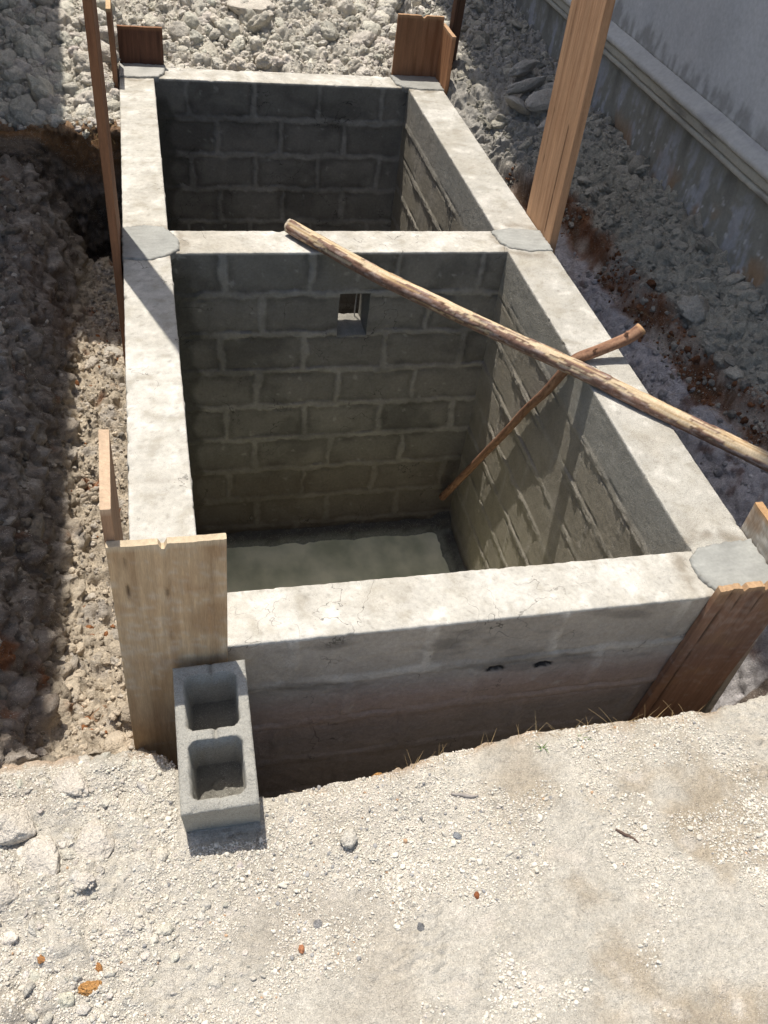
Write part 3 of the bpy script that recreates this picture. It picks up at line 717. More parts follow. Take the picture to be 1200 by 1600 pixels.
# far right corner
plank("formwork_board", "short brown board with a notched top across the far right corner", .345, .025, 1.0, (W+.10, YE+.016, -.58), (1, 0, 0), (0, 0, 1), (.27, .14, .075), (.19, .09, .045), 417, splits=((.02, .02, .018),), jag=.004, endcol=(.40, .24, .13), group=GRP)
plank("formwork_board", "reddish board set sideways outside the right wall at the far right corner", .30, .028, .95, (W+TR+.018, YE-.115, -.58), (0, 1, 0), (0, 0, 1), (.40, .20, .10), (.27, .125, .06), 419, endcol=(.45, .28, .16), group=GRP)
plank("timber_post", "dark slim post standing behind the boards at the far right corner", .075, .05, 2.3, (W+TR+.075, YE-.02, -.62), (1, .3, 0), (.02, .01, 1), (.10, .055, .035), (.06, .033, .02), 421, cat="post")

# nail heads on the pale board
def nail(x, y, z):
    bm = bmesh.new(); bmesh.ops.create_cone(bm, cap_ends=True, segments=12, radius1=.0045, radius2=.0045, depth=.002, matrix=Matrix.Rotation(math.pi/2, 4, 'X'))
    bmesh.ops.create_cone(bm, cap_ends=True, segments=8, radius1=.0018, radius2=.0018, depth=.02, matrix=Matrix.Translation((0, .010, 0)) @ Matrix.Rotation(math.pi/2, 4, 'X'))
    me = bpy.data.meshes.new("nail"); bm.to_mesh(me); bm.free(); me.materials.append(M_STEEL)
    o = bpy.data.objects.new("nail", me); C.objects.link(o); o.parent = fl; o.location = (x, y, z); return o
M_STEEL = plain("rusty_steel", (.25, .17, .12), .5, .6)
nail(.10, .0135, 1.225).rotation_euler = (0, 0, math.pi); nail(-.12, .0135, 1.21).rotation_euler = (0, 0, math.pi)

# ------------------------------------------------------------------ poles
def tube(path, rad, nseg, seed, ring=26, lump=.06):
    path = np.array(path, float); t = np.r_[0, np.cumsum(np.linalg.norm(np.diff(path, axis=0), axis=1))]; L = t[-1]
    s = np.linspace(0, L, nseg)
    # Catmull-like smoothing by interpolating then averaging
    c_ = np.stack([np.interp(s, t, path[:, i]) for i in range(3)], 1)
    kk = max(3, nseg//14) | 1; ker = np.hanning(kk+2)[1:-1]; ker /= ker.sum()
    pad = kk//2
    cs = np.stack([np.convolve(np.r_[2*c_[0, i]-c_[pad:0:-1, i], c_[:, i], 2*c_[-1, i]-c_[-2:-pad-2:-1, i]], ker, 'valid') for i in range(3)], 1)
    tg = np.gradient(cs, axis=0); tg /= np.linalg.norm(tg, axis=1)[:, None]
    ref = np.array([0, 0, 1.0]); a = np.cross(tg, ref); a /= np.linalg.norm(a, axis=1)[:, None]; b_ = np.cross(a, tg)
    R = np.interp(s, np.linspace(0, L, len(rad)), rad)
    th = np.linspace(0, 2*np.pi, ring, endpoint=False)
    ca, sa = np.cos(th), np.sin(th)
    cyl = np.stack([np.tile(ca, nseg)*1.3, np.tile(sa, nseg)*1.3, np.repeat(s, ring)*5], 1)
    rr = np.repeat(R, ring)*(1+lump*fbm(cyl+seed, 4, .55, seed=seed))
    v = np.repeat(cs, ring, 0) + rr[:, None]*(np.tile(ca, nseg)[:, None]*np.repeat(a, ring, 0) + np.tile(sa, nseg)[:, None]*np.repeat(b_, ring, 0))
    i = np.arange((nseg-1)*ring).reshape(nseg-1, ring); jn = np.roll(i, -1, axis=1)
    f = np.stack([i.ravel(), jn.ravel(), (jn+ring).ravel(), (i+ring).ravel()], 1)
    return v, f, cyl, np.repeat(s, ring), np.tile(th, nseg), cs, tg, R, L

def add_caps(v, f, ring, nseg):
    c0 = np.arange(ring)[::-1][None, :]; c1 = (np.arange(ring)+(nseg-1)*ring)[None, :]
    return [f, c0, c1]

def long_pole():
    path = [(.63, 2.485, .040), (.80, 2.23, .047), (1.016, 1.93, .049), (1.40, 1.51, .044), (1.80, 1.085, .041), (1.97, .885, .036), (2.36, .455, .030), (2.72, .05, .0), (2.9, -.14, -.02)]
    ring = 32; nseg = 420
    v, f, cyl, s, th, cs, tg, R, L = tube(path, [.036, .037, .037, .035, .036, .035, .036, .037], nseg, 501, ring, .07)
    q = cyl*np.array([1.1, 1.1, .55])
    bark = fbm(q*1.25+4, 4, .55, seed=511)
    side = np.sin(th-.5)*.10                       # the peeled streak runs along the upper side
    bm_ = sst(.01, .03, bark - 1.6*side + .06)
    edge = sst(.0, .012, bark-1.6*side+.06)*(1-sst(.02, .05, bark-1.6*side+.06))
    cc = np.tile(np.array([.56, .44, .29]), (len(v), 1))
    cc = mixc(cc, (.40, .27, .14), sst(-.05, .3, fbm(cyl*np.array([6, 6, .5]), 3, seed=515)))
    bk = np.tile(np.array([.21, .125, .09]), (len(v), 1)); bk = mixc(bk, (.33, .26, .22), sst(0, .3, fbm(cyl*2.5, 3, seed=517))); bk = mixc(bk, (.12, .065, .04), sst(.12, .35, fbm(cyl*3.5, 3, seed=519)))
    cc = cc*(1-bm_[:, None]) + bk*bm_[:, None]; cc = mixc(cc, (.08, .045, .028), edge*.7)
    cen = np.repeat(cs, ring, 0); d_ = v-cen; d_ /= np.linalg.norm(d_, axis=1)[:, None]
    v = v + d_*(.0040*bm_ + .0022*fbm(cyl*6, 3, seed=521)*bm_ + .0008*fbm(cyl*np.array([9, 9, .7]), 3, seed=523))[:, None]
    cc = mixc(cc, (.50, .43, .33), (s < .012).astype(float))
    o = mk("wooden_pole", v, add_caps(v, f, ring, nseg), M_BARK, cc)
    tag(localise(o), "long half-peeled pole lying slantwise over the partition and the right wall", "pole")
long_pole()

def short_stick():
    ring = 24; nseg = 260
    path = [(1.712, 2.235, -1.81), (1.735, 2.03, -1.43), (1.755, 1.83, -1.06), (1.768, 1.68, -.79), (1.774, 1.53, -.51), (1.776, 1.38, -.28), (1.775, 1.265, -.07), (1.80, 1.245, .018), (1.878, 1.24, .045), (1.99, 1.259, .08), (2.065, 1.264, .11), (2.112, 1.276, .15)]
    v, f, cyl, s, th, cs, tg, R, L = tube(path, [.025, .024, .022, .022, .022, .025, .030], nseg, 551, ring, .09)
    bk = np.tile(np.array([.235, .125, .075]), (len(v), 1)); bk = mixc(bk, (.33, .19, .115), sst(0, .3, fbm(cyl*np.array([2, 2, .8]), 3, seed=553))); bk = mixc(bk, (.13, .062, .037), sst(.08, .35, fbm(cyl*3, 3, seed=555)))
    bk = mixc(bk, (.45, .27, .14), (s > L-.010).astype(float))
    root = mk("stick", v, add_caps(v, f, ring, nseg), M_BARK, bk)
    tag(root, "reddish crooked stick leaning into the near chamber under the long pole", "stick")
    # stubs of cut twigs
    for fr_, ang, ln, rd in ((.885, 1.0, .03, .007), (.70, 1.9, .02, .007), (.955, 1.4, .025, .010)):
        k = int(fr_*nseg); base = cs[k]; a = np.cross(tg[k], (0, 0, 1)); a /= np.linalg.norm(a); b_ = np.cross(a, tg[k])
        dr = a*math.cos(ang)+b_*math.sin(ang) + tg[k]*.5; dr /= np.linalg.norm(dr)
        vv, f2, cy, s2, th2, *_ = tube([base, base+dr*(R[k]*.6), base+dr*(R[k]+ln)], [rd*1.5, rd, rd*.7], 12, 560, 10, .05)
        st = mk("twig_stub", vv, add_caps(vv, f2, 10, 12), M_BARK, np.tile(np.array([.25, .135, .08]), (len(vv), 1)), root)
    return root
short_stick()

# white rod standing in the opening
v, f, *_ = tube([(1.030, YD-.03, -.525), (1.032, YD-.028, -.40), (1.036, YD-.03, -.252)], [.0035, .0035], 30, 571, 10, .02)
rod = mk("thin_rod", v, add_caps(v, f, 10, 30), M_WET, np.tile(np.array([.55, .53, .48]), (len(v), 1)))
tag(localise(rod), "thin pale rod standing in the small square opening of the partition", "rod")

# ------------------------------------------------------------------ the loose hollow block
def hollow_block():
    Lb, Wb, Hb = .45, .22, .205
    wl, we, wc = .035, .040, .040                       # long shells, ends, middle web
    bm = bmesh.new()
    root = None
    # plan drawn as rings: outer outline and two rounded cells
    def rrect(cx, cy, hx, hy, r, n=6):
        pts = []
        for (sx, sy, a0) in ((1, 1, 0), (-1, 1, 90), (-1, -1, 180), (1, -1, 270)):
            for k in range(n+1):
                a = math.radians(a0+90*k/n); pts.append((cx+sx*(hx-r)+r*math.cos(a), cy+sy*(hy-r)+r*math.sin(a)))
        return pts
    cell_h = (Lb-2*we-wc)/4
    cells = [(0, (wc/2+cell_h)), (0, -(wc/2+cell_h))]
    n = .005
    gxs = np.arange(-Wb/2, Wb/2+1e-6, n); gys = np.arange(-Lb/2, Lb/2+1e-6, n)
    ga, gb = np.meshgrid(gxs, gys, indexing='ij'); a = ga.ravel(); b_ = gb.ravel()
    def sd(cx, cy, hx, hy, r):
        qx = np.abs(a-cx)-(hx-r); qy = np.abs(b_-cy)-(hy-r)
        return np.hypot(np.maximum(qx, 0), np.maximum(qy, 0)) + np.minimum(np.maximum(qx, qy), 0) - r
    s_in = np.minimum(sd(0, cells[0][1], Wb/2-wl, cell_h, .022), sd(0, cells[1][1], Wb/2-wl, cell_h, .022))
    p0 = np.stack([a, b_, 0*a], 1)
    wob = .0030*fbm(p0*38, 4, .6, seed=601) + .004*sst(.2, .45, fbm(p0*16, 3, seed=602))
    s_in = s_in + wob
    # top height field: cells sink to the bottom crust, notches cut the webs
    top = -sst(.003, -.004, s_in)*(Hb-.014)
    for yc, wd, dp_ in ((Lb/2-we*.5, we*.9, .016), (0, wc*.9, .016), (-Lb/2+we*.5, we*.8, .005)):
        top = top - dp_*np.exp(-((a-.004)/.006)**2)*sst(wd*.75, wd*.45, np.abs(b_-yc))*(s_in > 0)
    top = top + .0018*fbm(p0*60, 4, seed=605) + .001*fbm(p0*160, 2, seed=607)
    rim = np.minimum(Wb/2-np.abs(a), Lb/2-np.abs(b_)); top = top - .004*sst(.006, 0, rim) - .010*sst(.02, 0, rim)*sst(.12, .4, fbm(p0*20, 4, .6, seed=604)) - .006*sst(.012, .0, s_in)*(s_in > 0)*sst(.15, .4, fbm(p0*24, 3, seed=603))
    ring_ = np.exp(-((np.hypot(a-.004, b_-cells[1][1]+.012)-.030)/.010)**2)*(s_in < -.01)
    top = top + ring_*.006*(1+fbm(p0*70, 3, seed=609)) + (s_in < -.006)*.006*fbm(p0*35, 3, seed=611)
    vt = np.stack([a, b_, top], 1); nx_, ny_ = len(gxs), len(gys)
    ft = grid_faces(nx_, ny_)
    # outer skirt
    idx_ = np.arange(nx_*ny_).reshape(nx_, ny_)
    loop = np.r_[idx_[:, 0], idx_[-1, 1:], idx_[-2::-1, -1], idx_[0, -2:0:-1]]
    nlv = 20; vs = [vt]; cnt = len(vt); prev = loop; fs = [ft]
    for k in range(1, nlv+1):
        z = -Hb*k/nlv; base = vt[loop].copy(); base[:, 2] = z
        out = base[:, :2]/np.array([Wb/2, Lb/2]); nn = np.where(np.abs(out) > .995, np.sign(out), 0)
        base[:, :2] += nn*(.0015*fbm(base*50, 3, seed=613))[:, None] - nn*.002*(k == nlv)
        vs.append(base); cur = np.arange(len(loop))+cnt; cnt += len(loop)
        fs.append(np.stack([prev, cur, np.roll(cur, -1), np.roll(prev, -1)], 1)); prev = cur
    vv = np.concatenate(vs); ff = np.concatenate(fs)
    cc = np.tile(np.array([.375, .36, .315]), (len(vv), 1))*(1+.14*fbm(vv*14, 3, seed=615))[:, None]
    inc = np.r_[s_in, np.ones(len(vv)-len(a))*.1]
    cc = mixc(cc, (.17, .16, .135), sst(.0, -.01, inc)*.85)  # shade inside the cells painted as a darker colour
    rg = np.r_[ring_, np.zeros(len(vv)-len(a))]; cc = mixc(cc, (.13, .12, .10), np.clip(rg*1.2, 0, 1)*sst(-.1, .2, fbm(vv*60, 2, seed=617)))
    vv = vv + np.array([0, 0, Hb])
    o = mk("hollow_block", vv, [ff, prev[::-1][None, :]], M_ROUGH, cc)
    ca, cb, cg = -.006, .194, -.05
    Rm = Matrix.Rotation(ca, 4, 'Z') @ Matrix.Rotation(cb, 4, 'X') @ Matrix.Rotation(cg, 4, 'Y')
    o.matrix_world = Matrix.Translation((0.0, -.476, -.047)) @ Rm @ Matrix.Translation((0, 0, -Hb))
    tag(o, "loose grey hollow block with two open cells propped at the pit edge", "concrete block")
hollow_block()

# ------------------------------------------------------------------ clods, stones and gravel
def ico(sub):
    bm = bmesh.new(); bmesh.ops.create_icosphere(bm, subdivisions=sub, radius=1.0)
    v = np.array([x.co[:] for x in bm.verts]); f = np.array([[q.index for q in x.verts] for x in bm.faces]); bm.free()
    return v, f
ICO = {k: ico(k) for k in (1, 2, 3, 4, 5)}

def clod_shape(sub, seed, squash=.75, rough=.28, facet=.0, lumps=.30):
    v, f = ICO[sub]; v = v.copy(); rs = np.random.RandomState(seed)
    p = v*1.1 + rs.uniform(-20, 20, 3)
    r = 1 + rough*1.4*fbm(p, 3, .5, seed=seed) + rough*.7*fbm(p*3.1, 3, .55, seed=seed+1)
    if sub >= 3 and lumps > 0:
        w1 = worley(p*1.9, seed+5)[0]; w2 = worley(p*4.3, seed+6)[0]
        r = r*(1-lumps*.8 + lumps*1.3*np.sqrt(np.clip(1-(w1/.8)**2, 0, 1)) + lumps*.35*(np.sqrt(np.clip(1-(w2/.75)**2, 0, 1))-.6))
    if facet > 0:
        for k in range(12):
            nn = rs.normal(size=3); nn /= np.linalg.norm(nn); h = rs.uniform(.5, .8)
            cosn = v @ nn; lim = np.where(cosn > .05, h/np.maximum(cosn, .05), 9.0)
            r = np.where(r > lim, r*(1-facet)+lim*facet, r)
    v = v*r[:, None]*np.array([rs.uniform(.8, 1.25), rs.uniform(.75, 1.15), squash*rs.uniform(.8, 1.2)])
    return v, f

def rand_rot(rs, n, tilt):
    a = rs.uniform(0, 2*np.pi, n); b = rs.normal(size=n)*tilt; c_ = rs.normal(size=n)*tilt
    ca, sa, cb, sb_, cc_, sc = np.cos(a), np.sin(a), np.cos(b), np.sin(b), np.cos(c_), np.sin(c_)
    o = np.zeros(n); i = np.ones(n)
    Rz = np.stack([ca, -sa, o, sa, ca, o, o, o, i], 1).reshape(n, 3, 3)
    Rx = np.stack([i, o, o, o, cb, -sb_, o, sb_, cb], 1).reshape(n, 3, 3)
    Ry = np.stack([cc_, o, sc, o, i, o, -sc, o, cc_], 1).reshape(n, 3, 3)
    return Rz @ Rx @ Ry

def scatter(name, xy, size, sub, colf, mat, seed, sink=.35, squash=.75, rough=.28, facet=0., kind='stuff', nvar=16, smooth=True, lumps=.30):
    rs = np.random.RandomState(seed); shapes = [clod_shape(sub, seed*31+k, squash, rough, facet, lumps) for k in range(nvar)]
    z = gz(xy[:, 0], xy[:, 1]); n = len(xy); cols = colf(rs, n, xy); pick = rs.randint(nvar, size=n); RM = rand_rot(rs, n, .5)
    pos = np.stack([xy[:, 0], xy[:, 1], z + size*(squash-sink*1.6)], 1)
    vs, fs, cs_, cnt = [], [], [], 0
    for k in range(nvar):
        q = np.where(pick == k)[0]
        if not len(q): continue
        v, f = shapes[k]; nv = len(v)
        w_ = np.einsum('nij,vj->nvi', RM[q]*size[q][:, None, None], v) + pos[q][:, None, :]
        vs.append(w_.reshape(-1, 3)); fs.append((f[None] + (np.arange(len(q))*nv)[:, None, None]).reshape(-1, 3)+cnt)
        cs_.append(np.repeat(cols[q], nv, 0)); cnt += nv*len(q)
    o = mk(name, np.concatenate(vs), np.concatenate(fs), mat, np.concatenate(cs_), smooth=smooth); o['kind'] = kind
    return o

def whites(rs, n, xy):
    b_ = rs.uniform(.78, 1.12, (n, 1)); return np.array([[.64, .595, .51]])*b_*(1+rs.normal(size=(n, 3))*.012)
def greys(rs, n, xy):
    b_ = rs.uniform(.75, 1.15, (n, 1)); return np.array([[.36, .335, .275]])*b_
def browns(rs, n, xy):
    b_ = rs.uniform(.6, 1.2, (n, 1)); cc = np.array([[.54, .455, .345]])*b_; dk = xy[:, 0] < -.52; cc[dk] *= .5; wh = rs.rand(n) < .22; cc[wh] = np.array([.52, .46, .38])*b_[wh]; rd = rs.rand(n) < .02; cc[rd] = np.array([.28, .12, .05]); return cc  # crumbs on the shaded bank darkened, shade put into their colour

rs = np.random.RandomState(77)
def lognorm(n, med, sg, lo, hi): return np.clip(med*np.exp(rs.normal(size=n)*sg), lo, hi)
# heap behind the far wall
n = 2200
xy = np.stack([rs.uniform(-.15, 2.3, n), 4.97 + rs.power(1.1, n)*1.9], 1)
scatter("rubble", xy, lognorm(n, .023, .62, .008, .11), 4, whites, M_CLOD, 701, squash=.8, rough=.48, sink=.52, facet=.45, lumps=.24)
n = 1700
xy = np.stack([rs.uniform(-1.3, -.24, n), rs.uniform(4.07, 6.6, n)], 1)
scatter("rubble", xy, lognorm(n, .026, .62, .009, .11), 4, whites, M_CLOD, 703, squash=.85, rough=.46, sink=.5, facet=.4, lumps=.26)
n = 9000
xy = np.stack([rs.uniform(-1.3, 2.3, n), rs.uniform(4.07, 6.6, n)], 1); xy = xy[(xy[:, 1] > 4.93) | (xy[:, 0] < -.24)]
scatter("rubble", xy, lognorm(len(xy), .009, .4, .004, .02), 2, whites, M_CLOD, 704, squash=.8, rough=.5, sink=.3, smooth=False)
# soil crumbs in the left trench
n = 9000
xy = np.stack([rs.uniform(-1.1, -.25, n), rs.uniform(-.33, 3.4, n)], 1); xy = xy[(xy[:, 0] > -.50) | (rs.rand(n) < .3)]; n = len(xy)
scatter("loose_soil", xy, lognorm(n, .0065, .5, .003, .018), 2, browns, M_CLOD, 705, squash=.75, rough=.5, sink=.35, smooth=False)
n = 300
xy = np.stack([rs.uniform(-1.1, -.25, n), rs.uniform(-.33, 3.2, n)], 1)
scatter("loose_soil", xy, lognorm(n, .024, .5, .012, .075), 4, browns, M_CLOD, 706, squash=.75, rough=.5, sink=.62, facet=.55, lumps=.22)
# spoil along the house wall
def spoil_xy(n):
    yv = rs.uniform(.2, 6.8, n); xv = np.interp(yv, [.2, 1.6, 3.2, 3.75, 4.2, 5, 7], [2.79, 2.67, 2.57, 2.33, 2.14, 2.2, 2.3]) + rs.power(1.0, n)*.75
    xv = np.where(yv < YE+.12, np.maximum(xv, W+TR+.13), xv)
    return np.stack([np.minimum(xv, 2.97), yv], 1)
xy = spoil_xy(1300)
scatter("rubble", xy, lognorm(len(xy), .023, .6, .008, .095), 4, greys, M_CLOD, 707, squash=.65, rough=.5, facet=.65, sink=.55, lumps=.18)
xy = spoil_xy(8000)
scatter("rubble", xy, lognorm(len(xy), .007, .5, .003, .018), 2, greys, M_CLOD, 708, squash=.7, rough=.5, facet=.3, sink=.3, smooth=False)
n = 3000
yv = rs.uniform(.3, 3.7, n); xv = np.interp(yv, [-.3, .95, 1.15, 1.6, 2.0, 3.2, 3.75], [2.80, 2.78, 2.73, 2.65, 2.61, 2.55, 2.30]) + rs.normal(-.01, .03, n)
def reds(rs_, n_, xy_):
    cc = np.array([[.19, .085, .04]])*rs_.uniform(.5, 1.3, (n_, 1)); g_ = rs_.rand(n_) < .5; cc[g_] = np.array([.36, .33, .275])*rs_.uniform(.5, 1.1, (g_.sum(), 1)); return cc
q_ = fbm(np.stack([xv*3, yv*3, xv*0], 1), 3, seed=73) + rs.normal(size=n)*.1 > 0
scatter("loose_soil", np.stack([xv, yv], 1)[q_], lognorm(int(q_.sum()), .006, .6, .002, .028), 3, reds, M_CLOD, 714, squash=.8, rough=.5, sink=.55, facet=.4)
yv = rs.uniform(.2, 3.3, 900); xv = np.interp(yv, [-.3, .95, 1.15, 1.6, 2.0, 3.2, 3.75], [2.80, 2.78, 2.73, 2.65, 2.61, 2.55, 2.30]) - rs.uniform(.06, .4, 900)
def limes(rs_, n_, xy_):
    return np.array([[.52, .49, .47]])*rs_.uniform(.5, 1.15, (n_, 1))
scatter("loose_soil", np.stack([xv, yv], 1), lognorm(900, .008, .6, .003, .035), 3, limes, M_CLOD, 715, squash=.7, rough=.4, sink=.5, facet=.5)
# gravel and crumbs on the near ground
def near_xy(n, x0=-.75, x1=1.8, spread=.25, tan=1.0):
    xv = rs.uniform(x0, x1, n); yv = rs.uniform(-1.72, -.38, n)
    dens = 1.3*perlin(np.stack([xv*2.2, yv*2.2, xv*0], 1), 91) + 1.3*perlin(np.stack([xv*6, yv*6, xv*0], 1), 92) - .10 - tan*((xv > .55) & (yv < -1.02)) + .35*((xv > .1) & (xv < .9) & (yv > -1.15)) + .3*(xv < .1)
    keep = dens + rs.uniform(-spread, spread, n) > 0
    keep &= yv < np.interp(xv, EDGE_X, EDGE_Y)-.012
    keep &= ~((np.abs(xv-.005) < .13) & (yv > -.71) & (yv < -.2))
    return np.stack([xv, yv], 1)[keep]
def gravel_cols(rs_, n_, xy_):
    cc = np.array([[.61, .565, .48]])*rs_.uniform(.75, 1.12, (n_, 1)); r = rs_.rand(n_)
    pz = .05 + .14*((xy_[:, 0] > .1) & (xy_[:, 0] < .95) & (xy_[:, 1] > -1.15))
    gz_ = r < pz; cc[gz_] = np.array([.29, .28, .265])*rs_.uniform(.75, 1.35, (gz_.sum(), 1))
    og = (r > .98); cc[og] = np.array([.44, .29, .18])*rs_.uniform(.8, 1.2, (og.sum(), 1)); return cc
xy = near_xy(110000, spread=.3)
scatter("earth_crumbs", xy, lognorm(len(xy), .0021, .35, .001, .005), 1, whites, M_GRAVEL, 712, squash=.8, rough=.7, sink=.25, smooth=False)
n = 26000; xv = rs.uniform(.45, 1.8, n); yv = rs.uniform(-1.72, -.75, n)
q_ = perlin(np.stack([xv*3.2, yv*3.2, xv*0], 1), 93) + .7*perlin(np.stack([xv*9, yv*9, xv*0], 1), 94) - .30 + rs.uniform(-.12, .12, n) > 0
xy = np.stack([xv, yv], 1)[q_]; scatter("earth_crumbs", xy, lognorm(len(xy), .0024, .5, .001, .011), 2, whites, M_GRAVEL, 716, squash=.7, rough=.5, sink=.3, smooth=False)
xy = near_xy(15000)
scatter("gravel", xy, lognorm(len(xy), .0036, .42, .002, .009), 2, gravel_cols, M_GRAVEL, 709, squash=.75, rough=.5, sink=.3, facet=.7, smooth=False)
xy = near_xy(700, tan=2)
scatter("gravel", xy, lognorm(len(xy), .0075, .3, .005, .014), 3, gravel_cols, M_GRAVEL, 710, squash=.65, rough=.35, sink=.35, facet=.7, lumps=.1)
n = 1500
xv = -.75 + rs.power(.8, n)*.85; yv = rs.uniform(-1.7, -.36, n); keep = ~((np.abs(xv-.005) < .14) & (yv > -.72))
keep &= yv < np.interp(xv, EDGE_X, EDGE_Y)-.02
xy = np.stack([xv, yv], 1)[keep]
scatter("earth_crumbs", xy, lognorm(len(xy), .0065, .6, .003, .034), 3, whites, M_CLOD, 711, squash=.65, rough=.5, facet=.85, sink=.5, lumps=.10)

n = 420
xv = -.75 + rs.power(.7, n)*.75; yv = rs.uniform(-1.7, -.38, n); keep = ~((np.abs(xv-.005) < .17) & (yv > -.74))
keep &= yv < np.interp(xv, EDGE_X, EDGE_Y)-.03; keep &= perlin(np.stack([xv*4, yv*4, xv*0], 1), 95) + rs.uniform(-.2, .2, n) > -.05
xy = np.stack([xv, yv], 1)[keep]
scatter("earth_crumbs", xy, lognorm(len(xy), .013, .45, .007, .034), 4, whites, M_CLOD, 717, squash=.6, rough=.5, facet=.7, sink=.6, lumps=.2)
# single stones one can point to
def stone(name, label, x, y, size, col, seed, cat="stone", group=None, squash=.7, sink=.42, tilt=0.0, rough=.28, facet=.35, rotz=None, sub=5, stretch=(1, 1, 1)):
    v, f = clod_shape(sub, seed, squash, rough, facet, .22 if cat in ("rock", "clod", "earth lump") and size > .02 else 0.0); v = v*np.array(stretch)
    a = rotz if rotz is not None else seed % 6
    R_ = np.array(Matrix.Rotation(a, 3, 'Z') @ Matrix.Rotation(tilt, 3, 'X')); v = (v*size) @ R_.T
    cc = np.tile(np.array(col), (len(v), 1))*(1+.12*fbm(v/size*2+seed, 3, seed=seed))[:, None]
    o = mk(name, v - np.array([0, 0, v[:, 2].min()]), f, M_CLOD, cc)
    o.location = (x, y, float(gz(np.array([x]), np.array([y]))[0]) - size*sink*1.3)
    tag(o, label, cat, group); return o
LW = (.65, .59, .50)
G1 = "pale limestone lumps by the hollow block"
stone("limestone_lump", "roundest big pale lump at the left edge below the left bank", -.60, -.575, .075, LW, 811, "rock", G1, facet=.75, rough=.42)
stone("limestone_lump", "big pale lump third from the left edge, left of the hollow block", -.355, -.66, .080, LW, 813, "rock", G1, facet=.75, rough=.42, squash=.6)
stone("limestone_lump", "big pale lump between the left-edge lump and the one by the block", -.505, -.675, .072, LW, 815, "rock", G1, facet=.75, rough=.42, squash=.65)
stone("limestone_lump", "low broad pale lump at the left edge in the lower left", -.60, -.77, .06, LW, 817, "rock", G1, facet=.75, rough=.42, squash=.6)
stone("limestone_lump", "small pale lump right below the two largest lumps", -.385, -.775, .032, LW, 819, "rock", G1, facet=.75, rough=.42)
stone("limestone_lump", "flat pale lump nearest the foot of the pale upright board", -.42, -.47, .065, LW, 821, "rock", G1, facet=.75, rough=.42, squash=.45)
stone("white_stone", "angular white stone lying alone right of the hollow block", .368, -.765, .030, (.60, .56, .48), 823, "stone", squash=.75, sink=.15)
stone("orange_lump", "largest crumbly orange lump in the lower left", -.365, -1.055, .026, (.50, .26, .09), 825, "earth lump", squash=.6, rough=.4)
stone("orange_lump", "small orange lump above the largest orange lump", -.345, -1.005, .013, (.44, .21, .075), 827, "earth lump", rough=.4)
stone("orange_lump", "small orange lump nearest the lower left edge", -.485, -.965, .011, (.47, .23, .09), 829, "earth lump", rough=.4)
stone("brick_fragment", "orange-pink brick crumb lying alone below the hollow block", .185, -1.045, .014, (.50, .22, .11), 831, "stone", facet=.6)
stone("orange_lump", "orange lump at the lip of the pit edge", .51, -.555, .026, (.47, .25, .09), 833, "earth lump", rough=.45, squash=.9)
stone("grey_pebble", "rounded grey pebble below the white stone", .24, -.985, .014, (.30, .29, .28), 835, "pebble", squash=.6, facet=.1)
stone("brown_pebble", "smooth red-brown pebble near the middle of the gravel", .71, -.985, .010, (.34, .12, .05), 837, "pebble", squash=.7, facet=.0)
stone("grey_pebble", "flat dark grey pebble left of the red-brown pebble", .525, -1.045, .012, (.20, .20, .20), 839, "pebble", squash=.45, facet=.1)
stone("grey_pebble", "biggest bluish-grey pebble in the upper gravel", .70, -.80, .013, (.30, .31, .32), 841, "pebble", squash=.6, facet=.1)
stone("brown_clod", "elongated brown clod lying on the lit soil left of the pale board", -.40, -.02, .035, (.33, .22, .14), 843, "clod", squash=.5, stretch=(1.6, .7, 1), rotz=.9)
stone("pale_clod", "pale clod catching the sun beside the left wall", -.335, 2.33, .055, (.55, .50, .42), 845, "clod", squash=.8)
# slabs of stiff clay on the spoil, upper right
G2 = "grey clay slabs on the spoil"
for k, (px, py, sz, st, rz, lab) in enumerate((
        (2.62, 4.55, .14, (1.5, .42, .45), .75, "longest upright grey clay slab, topmost in the row of slabs"),
        (2.56, 4.25, .15, (1.5, .40, .45), .62, "grey clay slab just below the longest upright one"),
        (2.64, 4.05, .15, (1.5, .42, .45), .55, "third grey clay slab down, dark hollow under it"),
        (2.76, 4.30, .10, (1.2, .75, .5), .4, "broad flat grey clay slab tucked against the orange plank"),
        (2.60, 3.82, .10, (1.3, .6, .5), .45, "lowest grey clay slab above the trench"),
        (2.42, 4.05, .11, (1.1, .8, .45), 1.9, "smooth grey clay slab nearest the far end of the right wall"))):
    stone("clay_slab", lab, px, py, sz*1.12, (.41, .385, .34), 861+k, "clay slab", G2, squash=.6, sink=-.02, rough=.28, facet=.7, rotz=rz, stretch=st, tilt=.55)
G3 = "large white clods behind the tank"
stone("white_clod", "large white clod just right of the dark far left board", .62, 5.10, .075, LW, 881, "clod", G3, squash=.9, sink=.25)
stone("white_clod", "large white clod second to the right of the dark far left board", .80, 5.12, .07, LW, 883, "clod", G3, squash=.9, sink=.25)
stone("rock_slab", "broadest pale angular rock at the top of the far heap", .78, 5.75, .20, (.58, .53, .455), 885, "rock", squash=.6, sink=.35, facet=.7, rotz=2.5)
stone("clay_lump", "pale angular lump on the grey spoil right of the crossing sticks", 2.72, 1.75, .085, (.40, .37, .31), 887, "clod", squash=.9, facet=.7)

